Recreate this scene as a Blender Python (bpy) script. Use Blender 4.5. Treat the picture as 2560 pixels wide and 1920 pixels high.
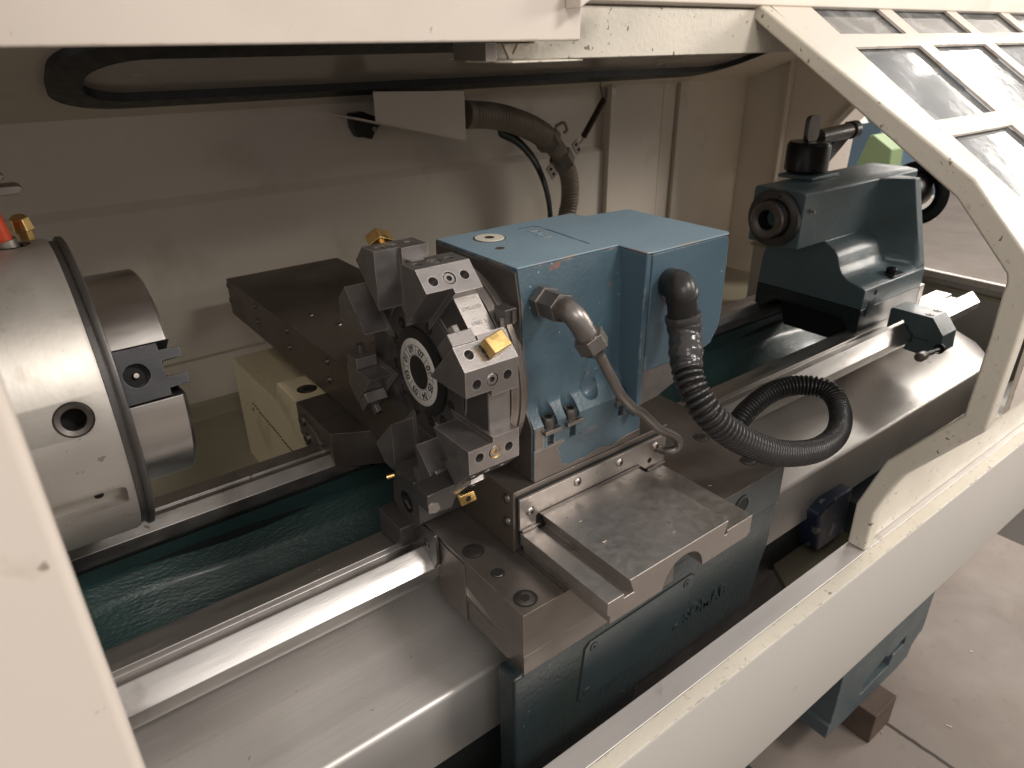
import bpy, bmesh, math, random
from mathutils import Vector, Matrix
random.seed(7)
for o in list(bpy.data.objects): bpy.data.objects.remove(o)
SC = bpy.context.scene
COL = SC.collection
R = math.radians
PI = math.pi

# ------------------------------------------------------------------ camera
cd = bpy.data.cameras.new('Camera'); cam = bpy.data.objects.new('Camera', cd); COL.objects.link(cam)
cd.sensor_width = 36; cd.lens = 1747.2/2560*36
cd.clip_start = .02; cd.clip_end = 80
ax, ay, fw = Vector((.79491939, -.60658978, -.0123289)), Vector((.27481766, .34187578, .89866357)), Vector((.54090518, .71775329, -.43846527))
mw = Matrix((ax, ay, -fw)).transposed().to_4x4()
cam.matrix_world = mw
cd.dof.use_dof = True; cd.dof.focus_distance = 1.0; cd.dof.aperture_fstop = 7.0
SC.camera = cam

# ------------------------------------------------------------------ light of the workshop hall
w = bpy.data.worlds.new('World'); SC.world = w; w.use_nodes = True
bg = w.node_tree.nodes['Background']; bg.inputs[0].default_value = (1.0, .955, .91, 1); bg.inputs[1].default_value = .62
def area(name, loc, target, sx, sy, power, col):
    l = bpy.data.lights.new(name, 'AREA'); l.shape = 'RECTANGLE'; l.size = sx; l.size_y = sy; l.energy = power; l.color = col
    o = bpy.data.objects.new(name, l); COL.objects.link(o); o.location = loc
    o.rotation_euler = (Vector(target)-Vector(loc)).to_track_quat('-Z', 'Y').to_euler()
    return o
area('ceiling_lamp_front', (1.9, -1.9, 2.1), (.8, .7, -.5), .9, .5, 75, (1, .93, .86))
area('ceiling_lamp_right', (5.0, -.95, 1.0), (1.3, .6, -.6), 1.3, 1.1, 110, (1, .93, .85))
area('ceiling_lamp_far', (5.2, 2.0, 1.10), (1.6, .7, -.7), 1.7, 1.3, 75, (1, .93, .86))
area('fill_light_behind', (-.9, -2.3, 1.9), (.3, .6, -.3), 1.5, .6, 36, (1, .92, .84))  # added fill light, lifts the left panel and other front faces
def tube_lamp(name, loc, length, power):
    l = bpy.data.lights.new(name, 'AREA'); l.shape = 'RECTANGLE'; l.size = .22; l.size_y = length; l.energy = power; l.color = (1, .95, .88)
    o = bpy.data.objects.new(name, l); COL.objects.link(o); o.location = loc; o.rotation_euler = (0, 0, R(48)); return o
tube_lamp('ceiling_tube_lamp', (7.4, 1.1, 2.2), 4.2, 170)
SC.view_settings.view_transform = 'Standard'; SC.view_settings.look = 'None'
SC.view_settings.exposure = 0.0; SC.view_settings.gamma = 1.0
SC.render.engine = 'CYCLES'
SC.cycles.max_bounces = 8; SC.cycles.use_denoising = True

# ------------------------------------------------------------------ materials
def mat(name, col, rough=.5, metal=0., var=.15, vscale=6, bump=.0, bscale=80, stains=(), stretch=(1, 1, 1), coat=0., rvar=.08,
        edge=None, spec=.5, lines=None, speck=None, bstretch=None):
    m = bpy.data.materials.new(name); m.use_nodes = True
    nt = m.node_tree; N = nt.nodes; L = nt.links; P = N['Principled BSDF']
    tc = N.new('ShaderNodeTexCoord'); mp = N.new('ShaderNodeMapping'); mp.inputs['Scale'].default_value = stretch
    L.new(tc.outputs['Object'], mp.inputs['Vector'])
    def noise(scale, detail=5, src=mp, dist=0.):
        n = N.new('ShaderNodeTexNoise'); n.inputs['Scale'].default_value = scale; n.inputs['Detail'].default_value = detail
        n.inputs['Distortion'].default_value = dist
        L.new(src.outputs[0] if src is mp else src, n.inputs['Vector']); return n.outputs['Fac']
    def ramp(fac, lo, hi):
        r = N.new('ShaderNodeMapRange'); r.inputs['From Min'].default_value = lo; r.inputs['From Max'].default_value = hi
        L.new(fac, r.inputs['Value']); return r.outputs['Result']
    def mix(fac, a, b):
        x = N.new('ShaderNodeMix'); x.data_type = 'RGBA'
        if isinstance(fac, float): x.inputs[0].default_value = fac
        else: L.new(fac, x.inputs[0])
        for v, i in ((a, 6), (b, 7)):
            if isinstance(v, tuple): x.inputs[i].default_value = (*v, 1)
            else: L.new(v, x.inputs[i])
        return x.outputs[2]
    def mul(a, b):
        x = N.new('ShaderNodeMath'); x.operation = 'MULTIPLY'; x.use_clamp = True
        L.new(a, x.inputs[0])
        if isinstance(b, float): x.inputs[1].default_value = b
        else: L.new(b, x.inputs[1])
        return x.outputs[0]
    n1 = noise(vscale, 6)
    c = mix(ramp(n1, .25, .75), tuple(v*(1-var) for v in col), tuple(min(1, v*(1+var)) for v in col))
    if stretch != (1, 1, 1):
        n1b = noise(2.3, 4, tc.outputs['Object'])
        c = mix(mul(ramp(n1b, .35, .75), .5), c, tuple(v*(1-var*1.3) for v in col))
    rr = N.new('ShaderNodeMapRange'); rr.inputs['From Min'].default_value = .3; rr.inputs['From Max'].default_value = .7
    rr.inputs['To Min'].default_value = max(.02, rough-rvar); rr.inputs['To Max'].default_value = min(1, rough+rvar)
    L.new(noise(vscale*2.3, 4), rr.inputs['Value']); rgh = rr.outputs['Result']
    met = None
    for st in stains:          # (scale, lo, hi, colour, strength[, metal])
        f = mul(ramp(noise(st[0], 8, tc.outputs['Object'], .4), st[1], st[2]), float(st[4]))
        c = mix(f, c, st[3])
    if speck:                  # small chips: (scale, lo, hi, colour)
        v = N.new('ShaderNodeTexVoronoi'); v.inputs['Scale'].default_value = speck[0]; L.new(tc.outputs['Object'], v.inputs['Vector'])
        f = ramp(v.outputs['Distance'], speck[2], speck[1])
        f = mul(f, ramp(noise(speck[0]*.3, 2, tc.outputs['Object']), .52, .56))
        c = mix(f, c, speck[3])
    if edge:                   # worn edges: (radius, colour, noise scale, lo, hi)
        b = N.new('ShaderNodeBevel'); b.inputs['Radius'].default_value = edge[0]; b.samples = 4
        g = N.new('ShaderNodeNewGeometry'); d = N.new('ShaderNodeVectorMath'); d.operation = 'DOT_PRODUCT'
        L.new(b.outputs[0], d.inputs[0]); L.new(g.outputs['Normal'], d.inputs[1])
        f = ramp(d.outputs['Value'], .97, .86)
        f = mul(f, ramp(noise(edge[2], 6, tc.outputs['Object']), edge[3], edge[4]))
        c = mix(f, c, edge[1])
    if lines:                  # expansion joint of the floor
        s = N.new('ShaderNodeSeparateXYZ'); L.new(tc.outputs['Object'], s.inputs[0])
        for axis, pos, wd in lines:
            a = N.new('ShaderNodeMath'); a.operation = 'ADD'; a.inputs[1].default_value = -pos
            L.new(s.outputs['XYZ'.index(axis)], a.inputs[0])
            nn = N.new('ShaderNodeMath'); nn.operation = 'MULTIPLY_ADD'; nn.inputs[1].default_value = .02; L.new(noise(9, 6, tc.outputs['Object']), nn.inputs[0]); L.new(a.outputs[0], nn.inputs[2])
            ab = N.new('ShaderNodeMath'); ab.operation = 'ABSOLUTE'; a2 = N.new('ShaderNodeMath'); a2.operation = 'ADD'; a2.inputs[1].default_value = -.01
            L.new(nn.outputs[0], a2.inputs[0]); L.new(a2.outputs[0], ab.inputs[0])
            c = mix(ramp(ab.outputs[0], wd, wd*.55), c, (.035, .025, .02))
    if isinstance(c, tuple): P.inputs['Base Color'].default_value = (*c, 1)
    else: L.new(c, P.inputs['Base Color'])
    L.new(rgh, P.inputs['Roughness']); P.inputs['Metallic'].default_value = metal
    P.inputs['Coat Weight'].default_value = coat; P.inputs['Coat Roughness'].default_value = .15
    P.inputs['Specular IOR Level'].default_value = spec
    if bump:
        src = mp
        if bstretch is not None:
            src = N.new('ShaderNodeMapping'); src.inputs['Scale'].default_value = bstretch; L.new(tc.outputs['Object'], src.inputs['Vector'])
            nb = noise(bscale, 6, src.outputs[0])
        else: nb = noise(bscale, 6)
        bn = N.new('ShaderNodeBump'); bn.inputs['Strength'].default_value = bump; bn.inputs['Distance'].default_value = .002
        L.new(nb, bn.inputs['Height']); L.new(bn.outputs[0], P.inputs['Normal'])
    return m

cream_dirt = (.16, .12, .08)
M = dict(
 cream=mat('cream_paint', (.63, .565, .50), .42, 0, .05, 3, .05, 260, stains=((5, .60, .75, (.50, .44, .37), .5), (14, .66, .74, (.33, .27, .19), .45), (60, .71, .74, cream_dirt, .7)), edge=(.004, (.20, .15, .10), 45, .50, .60)),
 cream_in=mat('cream_paint_inside', (.66, .59, .505), .5, 0, .06, 3, .06, 200, stains=((5, .60, .80, (.33, .27, .18), .5), (55, .74, .77, (.06, .045, .03), .8))),
 cream_worn=mat('cream_paint_chipped', (.60, .555, .47), .38, 0, .08, 7, .25, 140, stains=((30, .60, .74, (.50, .45, .36), .35), (75, .68, .70, (.09, .06, .04), .8), (140, .64, .68, (.35, .28, .2), .4)), edge=(.004, (.16, .12, .08), 60, .54, .60), coat=.2),
 panel=mat('grey_cream_panel', (.44, .42, .388), .48, 0, .03, 2, .08, 300, stains=((40, .74, .77, (.12, .10, .08), .6),)),
 yellowed=mat('yellowed_cream_paint', (.68, .59, .40), .4, 0, .06, 6, .15, 90, stains=((9, .60, .72, (.30, .23, .11), .6), (40, .68, .71, (.05, .035, .02), .8)), edge=(.004, (.04, .03, .02), 50, .47, .55), coat=.15),
 steel=mat('ground_steel', (.60, .575, .555), .36, .95, .10, 30, .05, 500, stretch=(.12, 1, 1), stains=((18, .62, .74, (.33, .29, .26), .6),)),
 steel_matt=mat('scraped_steel', (.46, .435, .415), .42, .95, .14, 26, .08, 420, stretch=(.5, 1, 1), stains=((11, .52, .72, (.24, .21, .19), .7), (70, .66, .70, (.12, .10, .08), .7))),
 brushed=mat('brushed_sheet_steel', (.66, .63, .60), .42, .72, .05, 10, .10, 120, stretch=(.06, 1.5, 1), rvar=.05, stains=((6, .5, .8, (.45, .41, .37), .5),)),
 slide=mat('blued_slide_steel', (.43, .398, .375), .40, .9, .05, 40, .12, 500, stains=((9, .50, .72, (.39, .36, .34), .3), (120, .66, .70, (.18, .16, .14), .5)), edge=(.0015, (.75, .70, .66), 30, .3, .5)),
 brown=mat('oiled_brown_steel', (.185, .162, .146), .42, .75, .14, 9, .08, 300, stains=((8, .5, .7, (.12, .09, .07), .6), (90, .70, .73, (.4, .34, .28), .5)), edge=(.0015, (.5, .44, .38), 40, .35, .5)),
 cover=mat('dark_cover_sheet', (.115, .092, .075), .42, .5, .10, 5, .04, 300, stains=((120, .72, .75, (.4, .35, .3), .5),)),
 turret=mat('turret_steel', (.25, .232, .225), .40, .80, .09, 25, .10, 500, stains=((14, .52, .72, (.22, .20, .19), .6), (120, .68, .72, (.12, .10, .09), .6)), edge=(.0016, (.66, .61, .58), 40, .3, .5)),
 turret_dark=mat('blackened_turret_steel', (.115, .108, .104), .38, .65, .15, 12, .08, 300, stains=((90, .72, .75, (.35, .32, .30), .4),), edge=(.0010, (.30, .28, .27), 60, .35, .55)),
 black=mat('black_oxide_steel', (.035, .033, .032), .33, .6, .2, 20, .05, 300),
 hole=mat('hole_black', (.008, .007, .006), .8, 0, .1, 10),
 bolt=mat('socket_screw_steel', (.16, .145, .135), .34, .9, .15, 60, .05, 500),
 screw_grey=mat('button_screw_steel', (.45, .41, .38), .32, 1, .12, 60),
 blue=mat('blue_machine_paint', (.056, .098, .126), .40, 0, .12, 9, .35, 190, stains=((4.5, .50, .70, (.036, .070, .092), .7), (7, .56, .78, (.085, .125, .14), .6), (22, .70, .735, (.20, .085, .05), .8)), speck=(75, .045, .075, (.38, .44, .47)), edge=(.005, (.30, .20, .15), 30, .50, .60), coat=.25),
 blue_lit=mat('lit_blue_paint', (.19, .272, .328), .42, 0, .07, 6, .12, 170, stains=((9, .58, .78, (.245, .335, .39), .7),), speck=(60, .04, .07, (.42, .48, .5)), edge=(.004, (.34, .22, .16), 26, .50, .62), coat=.1),  # lighter copy of the housing blue; light from above is in the colour
 motor=mat('motor_blue_paint', (.058, .102, .135), .42, 0, .07, 8, .10, 200, speck=(50, .04, .06, (.35, .4, .43)), edge=(.004, (.42, .40, .37), 30, .50, .60), coat=.15),
 teal=mat('dark_teal_paint', (.108, .165, .184), .42, 0, .12, 9, .40, 150, stains=((12, .6, .8, (.115, .17, .18), .6),), speck=(70, .04, .07, (.3, .36, .38)), coat=.2, edge=(.004, (.13, .16, .165), 40, .45, .6)),
 teal_wet=mat('wet_teal_casting', (.027, .058, .055), .40, 0, .30, 9, .7, 230, coat=.35, bstretch=(.45, 1, 1)),
 apron=mat('dark_green_blue_casting', (.015, .0235, .026), .42, 0, .12, 7, .55, 170, stains=((6, .55, .75, (.018, .027, .020), .6),), speck=(75, .05, .08, (.2, .24, .24)), coat=.15),
 plate=mat('smooth_green_blue_paint', (.018, .028, .031), .38, 0, .06, 5, .05, 170, coat=.15),
 alu=mat('aluminium_rail', (.66, .63, .61), .50, .75, .07, 14, .12, 220, stretch=(.04, 1, 1), stains=((16, .64, .72, (.42, .38, .35), .5),)),
 brass=mat('brass', (.66, .45, .18), .30, 1, .12, 40, .05, 200, stains=((60, .62, .70, (.4, .2, .08), .6),)),
 chuck=mat('chuck_steel', (.56, .53, .49), .48, .8, .07, 8, .06, 260, stretch=(1, .4, .4), stains=((5, .5, .75, (.40, .37, .32), .7), (24, .58, .74, (.30, .27, .22), .5), (90, .68, .72, (.16, .14, .12), .6))),
 jaw=mat('jaw_black_steel', (.055, .055, .058), .38, .5, .12, 20, .08, 300, edge=(.0015, (.4, .38, .37), 80, .42, .55)),
 jaw_bright=mat('turned_jaw_steel', (.62, .59, .56), .36, 1, .08, 12, .04, 160, stretch=(.4, 1, 1)),
 ring_white=mat('number_ring_white', (.60, .58, .54), .45, 0, .05, 30),
 ink=mat('number_ink', (.03, .03, .03), .6, 0, .1, 30),
 etched=mat('etched_mark', (.26, .24, .225), .6, .3, .1, 50),
 rubber=mat('black_rubber', (.012, .013, .014), .5, 0, .2, 20, .1, 100),
 conduit=mat('black_conduit_plastic', (.016, .015, .015), .32, 0, .2, 30, .08, 200, stains=((30, .66, .74, (.10, .08, .07), .6),)),
 tape=mat('black_tape', (.035, .033, .033), .20, 0, .3, 40, 1.0, 60),
 hose=mat('grey_ribbed_conduit', (.24, .20, .155), .42, 0, .15, 20, .1, 200, stains=((14, .5, .7, (.16, .125, .085), .6),)),
 pipe=mat('zinc_pipe', (.215, .195, .182), .36, .85, .15, 25, .1, 200, stains=((40, .62, .72, (.2, .14, .1), .5),)),
 clampm=mat('pressed_zinc', (.30, .27, .24), .38, .8, .15, 25, .08, 160),
 spring=mat('rusty_spring_wire', (.07, .04, .03), .5, .5, .2, 60),
 red=mat('orange_plastic', (.80, .08, .015), .4, 0, .08, 20),
 wood=mat('dark_timber', (.075, .050, .036), .75, 0, .3, 18, .5, 90, stretch=(.2, 1, 1)),
 floor=mat('worn_concrete', (.205, .172, .15), .72, 0, .10, 3.5, .25, 90, stains=((2.6, .45, .70, (.165, .13, .11), .6), (9, .58, .74, (.25, .205, .175), .4), (38, .60, .72, (.15, .12, .10), .5), (60, .70, .74, (.12, .09, .07), .5)), lines=(('X', 1.514, .007), ('Y', 3.4, .008)), rvar=.1),
 pan=mat('chip_pan_paint', (.30, .27, .20), .45, 0, .1, 5, .1, 120),
 foot=mat('foot_paint', (.058, .078, .086), .42, 0, .10, 8, .3, 150, stains=((9, .6, .75, (.08, .10, .10), .5),), edge=(.004, (.2, .22, .22), 40, .5, .6)),
 dark=mat('shade_coloured_casting', (.012, .016, .017), .6, 0, .2, 8, .3, 90),  # near-black so recesses and gaps carry their shade in the colour
 window=mat('hood_window', (.36, .32, .28), .22, 0, .04, 3, coat=.3),
 green=mat('light_green_paint', (.17, .23, .11), .5, 0, .05, 4),
 bluecab=mat('grey_blue_cabinet', (.10, .16, .22), .5, 0, .1, 4),
 white=mat('white_sheet', (.58, .55, .50), .5, 0, .03, 4),
)
def glass_mat():
    m = bpy.data.materials.new('scratched_polycarbonate'); m.use_nodes = True; nt = m.node_tree; N = nt.nodes; L = nt.links
    N.remove(N['Principled BSDF']); out = N['Material Output']
    tc = N.new('ShaderNodeTexCoord'); n = N.new('ShaderNodeTexNoise'); n.inputs['Scale'].default_value = 9; n.inputs['Detail'].default_value = 8; n.inputs['Distortion'].default_value = 2
    L.new(tc.outputs['Object'], n.inputs['Vector'])
    mr = N.new('ShaderNodeMapRange'); mr.inputs['From Min'].default_value = .45; mr.inputs['From Max'].default_value = .75; mr.inputs['To Min'].default_value = .30; mr.inputs['To Max'].default_value = .8
    L.new(n.outputs['Fac'], mr.inputs['Value'])
    t = N.new('ShaderNodeBsdfTransparent'); t.inputs[0].default_value = (.62, .66, .70, 1)
    d = N.new('ShaderNodeBsdfPrincipled'); d.inputs['Base Color'].default_value = (.40, .41, .42, 1); d.inputs['Roughness'].default_value = .35
    g = N.new('ShaderNodeBsdfGlossy'); g.inputs['Roughness'].default_value = .07
    n2 = N.new('ShaderNodeTexNoise'); n2.inputs['Scale'].default_value = 7; n2.inputs['Detail'].default_value = 3; L.new(tc.outputs['Object'], n2.inputs['Vector'])
    b = N.new('ShaderNodeBump'); b.inputs['Strength'].default_value = .10; b.inputs['Distance'].default_value = .008; L.new(n2.outputs['Fac'], b.inputs['Height']); L.new(b.outputs[0], g.inputs['Normal'])
    m1 = N.new('ShaderNodeMixShader'); L.new(mr.outputs[0], m1.inputs[0]); L.new(t.outputs[0], m1.inputs[1]); L.new(d.outputs[0], m1.inputs[2])
    fr = N.new('ShaderNodeFresnel'); fr.inputs[0].default_value = 1.9
    m2 = N.new('ShaderNodeMixShader'); L.new(fr.outputs[0], m2.inputs[0]); L.new(m1.outputs[0], m2.inputs[1]); L.new(g.outputs[0], m2.inputs[2])
    L.new(m2.outputs[0], out.inputs[0]); return m
M['glass'] = glass_mat()

# ------------------------------------------------------------------ mesh tools
class B:
    def __init__(s): s.bm = bmesh.new()
    def face(s, vs):
        try: return s.bm.faces.new(vs)
        except ValueError: return None
    def prism(s, poly, a0, a1, axis='x'):
        def P(p, a):
            if axis == 'x': return (a, p[0], p[1])
            if axis == 'y': return (p[0], a, p[1])
            return (p[0], p[1], a)
        v0 = [s.bm.verts.new(P(p, a0)) for p in poly]; v1 = [s.bm.verts.new(P(p, a1)) for p in poly]
        n = len(poly)
        for i in range(n): s.face([v0[i], v0[(i+1) % n], v1[(i+1) % n], v1[i]])
        s.face(v0[::-1]); s.face(v1); return s
    def box(s, x0, x1, y0, y1, z0, z1): return s.prism([(x0, y0), (x1, y0), (x1, y1), (x0, y1)], z0, z1, 'z')
    def obox(s, c, u, v, wv, du, dv, dw):
        c = Vector(c); u, v, wv = Vector(u).normalized()*du, Vector(v).normalized()*dv, Vector(wv).normalized()*dw
        q = [[s.bm.verts.new(c+a*u+b*v+k*wv) for a, b in ((-1, -1), (1, -1), (1, 1), (-1, 1))] for k in (-1, 1)]
        for i in range(4): s.face([q[0][i], q[0][(i+1) % 4], q[1][(i+1) % 4], q[1][i]])
        s.face(q[0][::-1]); s.face(q[1]); return s
    def lathe(s, prof, o, axis, seg=32, start=None, close=False):
        o = Vector(o); a = Vector(axis).normalized(); t = a.orthogonal().normalized() if start is None else Vector(start).normalized(); b = a.cross(t)
        rings = []
        for d, r in prof:
            if r <= 1e-6: rings.append([s.bm.verts.new(o+a*d)])
            else: rings.append([s.bm.verts.new(o+a*d+(t*math.cos(2*PI*i/seg)+b*math.sin(2*PI*i/seg))*r) for i in range(seg)])
        if close: rings.append(rings[0])
        for p, q in zip(rings, rings[1:]):
            for i in range(seg):
                j = (i+1) % seg
                if len(p) == 1 and len(q) == 1: continue
                if len(p) == 1: s.face([p[0], q[i], q[j]])
                elif len(q) == 1: s.face([p[i], p[j], q[0]])
                else: s.face([p[i], p[j], q[j], q[i]])
        return s
    def cyl(s, p0, p1, r, r1=None, seg=24, start=None):
        p0, p1 = Vector(p0), Vector(p1); d = (p1-p0).length
        return s.lathe([(0, 0), (0, r), (d, r if r1 is None else r1), (d, 0)], p0, p1-p0, seg, start)
    def tube(s, path, r, seg=16, n=None, fn=None, flat=1., caps=True):
        pts = spline([Vector(p) for p in path], n or len(path)*8)
        tg = [(pts[min(i+1, len(pts)-1)]-pts[max(i-1, 0)]).normalized() for i in range(len(pts))]
        u = tg[0].orthogonal().normalized(); rings = []; L = 0
        for i, p in enumerate(pts):
            u = (u-tg[i]*u.dot(tg[i])).normalized(); v = tg[i].cross(u)
            if i: L += (pts[i]-pts[i-1]).length
            rr = fn(L) if fn else r
            rings.append([s.bm.verts.new(p+(u*math.cos(2*PI*k/seg)+v*math.sin(2*PI*k/seg)*flat)*rr) for k in range(seg)])
        for a, b in zip(rings, rings[1:]):
            for k in range(seg): s.face([a[k], a[(k+1) % seg], b[(k+1) % seg], b[k]])
        if caps: s.face(rings[0][::-1]); s.face(rings[-1])
        return s
    def grid(s, f, nu, nv):
        q = [[s.bm.verts.new(f(i/nu, j/nv)) for j in range(nv+1)] for i in range(nu+1)]
        for i in range(nu):
            for j in range(nv): s.face([q[i][j], q[i+1][j], q[i+1][j+1], q[i][j+1]])
        return s
def spline(P, n):
    if len(P) == 2: return [P[0].lerp(P[1], i/n) for i in range(n+1)]
    Q = [P[0]*2-P[1]]+P+[P[-1]*2-P[-2]]; out = []
    # even arc length
    raw = []
    for i in range(1, len(Q)-2):
        for k in range(24):
            t = k/24; a, b, c, d = Q[i-1], Q[i], Q[i+1], Q[i+2]
            raw.append(.5*((2*b)+(c-a)*t+(2*a-5*b+4*c-d)*t*t+(3*b-a-3*c+d)*t**3))
    raw.append(P[-1]); cum = [0]
    for a, b in zip(raw, raw[1:]): cum.append(cum[-1]+(b-a).length)
    j = 0
    for i in range(n+1):
        L = cum[-1]*i/n
        while j < len(cum)-2 and cum[j+1] < L: j += 1
        f = (L-cum[j])/max(1e-9, cum[j+1]-cum[j]); out.append(raw[j].lerp(raw[j+1], min(1, f)))
    return out
def plen(path):
    p = spline([Vector(q) for q in path], 200); return sum((b-a).length for a, b in zip(p, p[1:]))

ROOTLOC = {}
def tag(o, label=None, cat=None, group=None, kind=None):
    if label: o['label'] = label
    if cat: o['category'] = cat
    if group: o['group'] = group
    if kind: o['kind'] = kind
    return o
def thing(name, label, cat, loc, group=None):
    o = bpy.data.objects.new(name, None); o.empty_display_size = .02; COL.objects.link(o); o.location = loc
    ROOTLOC[o] = Vector(loc); return tag(o, label, cat, group)
def obj(name, b, m, parent=None, bevel=0., sharp=35, cut=None, local=None, rot=None, label=None, seg=2):
    """one mesh object; geometry in world coordinates unless local= gives its origin"""
    bmesh.ops.remove_doubles(b.bm, verts=b.bm.verts, dist=1e-6)
    bmesh.ops.recalc_face_normals(b.bm, faces=b.bm.faces)
    me = bpy.data.meshes.new(name); b.bm.to_mesh(me); b.bm.free()
    o = bpy.data.objects.new(name, me); COL.objects.link(o)
    if cut:
        bmesh.ops.recalc_face_normals(cut.bm, faces=cut.bm.faces)
        cm = bpy.data.meshes.new('tmp'); cut.bm.to_mesh(cm); cut.bm.free(); co = bpy.data.objects.new('tmp', cm); COL.objects.link(co)
        md = o.modifiers.new('b', 'BOOLEAN'); md.operation = 'DIFFERENCE'; md.object = co; md.solver = 'EXACT'; md.use_self = True
        dg = bpy.context.evaluated_depsgraph_get(); dg.update()
        nm = bpy.data.meshes.new_from_object(o.evaluated_get(dg)); o.modifiers.clear(); o.data = nm; nm.name = name
        bpy.data.objects.remove(co); bpy.data.meshes.remove(cm); bpy.data.meshes.remove(me); me = nm
    me.materials.clear(); me.materials.append(M[m] if isinstance(m, str) else m)
    me.polygons.foreach_set('use_smooth', [True]*len(me.polygons)); me.set_sharp_from_angle(angle=R(sharp))
    if bevel:
        md = o.modifiers.new('Bevel', 'BEVEL'); md.width = bevel; md.segments = seg; md.limit_method = 'ANGLE'; md.angle_limit = R(32); md.use_clamp_overlap = True
        md.harden_normals = True
    if parent is not None:
        o.parent = parent; base = Vector((0, 0, 0)); p = parent
        while p is not None: base += p.location; p = p.parent
        o.location = (Vector(local) if local is not None else Vector((0, 0, 0)))-base
    elif local is not None: o.location = local
    if rot: o.rotation_euler = rot
    if label: o['label'] = label
    return o
def copy_child(src, parent, loc, rot=None):
    c = src.copy(); COL.objects.link(c); c.parent = parent; base = Vector((0, 0, 0)); p = parent
    while p is not None: base += p.location; p = p.parent
    c.location = Vector(loc)-base
    if rot is not None: c.rotation_euler = rot
    return c
def text_obj(name, s, size, origin, u, v, m, parent, depth=.0003, align='CENTER', offset=0.):
    cu = bpy.data.curves.new(name, 'FONT'); cu.body = s; cu.size = size; cu.extrude = depth; cu.align_x = align; cu.align_y = 'CENTER'; cu.offset = offset
    t = bpy.data.objects.new('tmp', cu); COL.objects.link(t)
    dg = bpy.context.evaluated_depsgraph_get(); dg.update(); me = bpy.data.meshes.new_from_object(t.evaluated_get(dg))
    bpy.data.objects.remove(t)
    u = Vector(u).normalized(); v = Vector(v).normalized(); n = u.cross(v)
    mx = Matrix((u, v, n)).transposed().to_4x4(); mx.translation = Vector(origin)
    me.transform(mx); me.name = name; me.materials.clear(); me.materials.append(M[m])
    o = bpy.data.objects.new(name, me); COL.objects.link(o)
    if parent is not None:
        o.parent = parent; base = Vector((0, 0, 0)); p = parent
        while p is not None: base += p.location; p = p.parent
        o.location = -base
    return o
def cap_screw(p, n, r, h, parent, m='bolt', sink=.5, name='socket_screw', hexr=.5, washer=None):
    """socket head screw seen from outside; p = centre of the head's base, n = outward normal"""
    p = Vector(p); n = Vector(n).normalized()
    b = B().lathe([(0, 0), (0, r), (h*.82, r), (h, r*.86), (h, r*hexr), (h*(1-sink), r*hexr), (h*(1-sink), 0)], p, n, 24)
    o = obj(name, b, m, parent, sharp=30)
    c = B().cyl(p+n*h*(1-sink), p+n*(h*(1-sink)+.0004), r*hexr*.97, seg=6)
    obj('hex_socket', c, 'hole', o)
    return o
def button_screw(p, n, r, parent, m='screw_grey', name='button_screw'):
    p = Vector(p); n = Vector(n).normalized(); h = r*.55
    b = B().lathe([(0, 0), (0, r), (h*.35, r*.93), (h*.75, r*.72), (h, r*.42), (h*.5, r*.38), (h*.5, 0)], p, n, 20)
    o = obj(name, b, m, parent, sharp=50)
    obj('hex_socket', B().cyl(p+n*h*.5, p+n*(h*.5+.0003), r*.36, seg=6), 'hole', o); return o
def sunk_screw(p, n, r, parent, m='bolt', name='sunk_screw'):
    """screw in a counterbore drawn as ring gap + head flush with the surface"""
    p = Vector(p); n = Vector(n).normalized()
    o = obj(name, B().lathe([(-.001, 0), (-.001, r*.84), (.0006, r*.80), (.0010, r*.74), (.0010, 0)], p, n, 28), m, parent, sharp=30)
    obj('recess', B().lathe([(.0004, r*.70), (.0005, r*.96), (.0001, r*1.0)], p, n, 28), 'hole', o)
    obj('hex_socket', B().cyl(p+n*.0009, p+n*.00125, r*.42, seg=6), 'hole', o); return o

# ================================================================== FLOOR
fl = B().box(-9, 16, -8, 16, -1.75, -1.6); o = obj('floor', fl, 'floor'); o['kind'] = 'structure'

# ================================================================== LATHE BED
bed = thing('lathe_bed', 'long lathe bed with polished steel ways over a dark teal casting', 'lathe bed', (.9, .8, -1.0))
way = [(.729, -.600), (.6905, -.600), (.6895, -.6045), (.6880, -.6075), (.6700, -.6075), (.6480, -.5825), (.6455, -.5808), (.6435, -.5815),
       (.6215, -.6030), (.6215, -.6185), (.6400, -.6200), (.6400, -.640), (.729, -.640)]
b = B().prism(way, -.9, 1.955)
obj('front_way', b, 'steel', bed, .0009)
rear = [(1.009, -.600), (.979, -.600), (.9775, -.604), (.9700, -.604), (.9690, -.600), (.961, -.600), (.9445, -.6135), (.9445, -.633), (.955, -.645), (1.009, -.645)]
obj('rear_way', B().prism(rear, -.9, 1.99), 'steel_matt', bed, .0009)
# casting: wavy wet trough between the ways with a hump per rib
def trough(u, v):
    x = -.9+2.9*u
    rib = math.exp(-((x-.02)/.16)**2)+math.exp(-((x-.55)/.13)**2)*.5+math.exp(-((x-1.05)/.15)**2)*.9+math.exp(-((x-1.6)/.15)**2)*.8
    P = [(.950, -.644), (.957, -.672), (.940, -.705), (.905, -.728), (.870, -.745), (.835, -.765), (.800, -.800), (.770, -.850), (.750, -.900), (.735, -.940)]
    f = v*(len(P)-1); i = min(len(P)-2, int(f)); t = f-i
    y = P[i][0]*(1-t)+P[i+1][0]*t; z = P[i][1]*(1-t)+P[i+1][1]*t
    s = math.sin(PI*v)
    z += -.028*(1-rib)*s+.002*math.sin(x*23+v*5)*s; y += .01*math.sin(x*9)*s
    return (x, y, z)
obj('bed_casting', B().grid(trough, 220, 46), 'teal_wet', bed, sharp=80)
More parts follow.
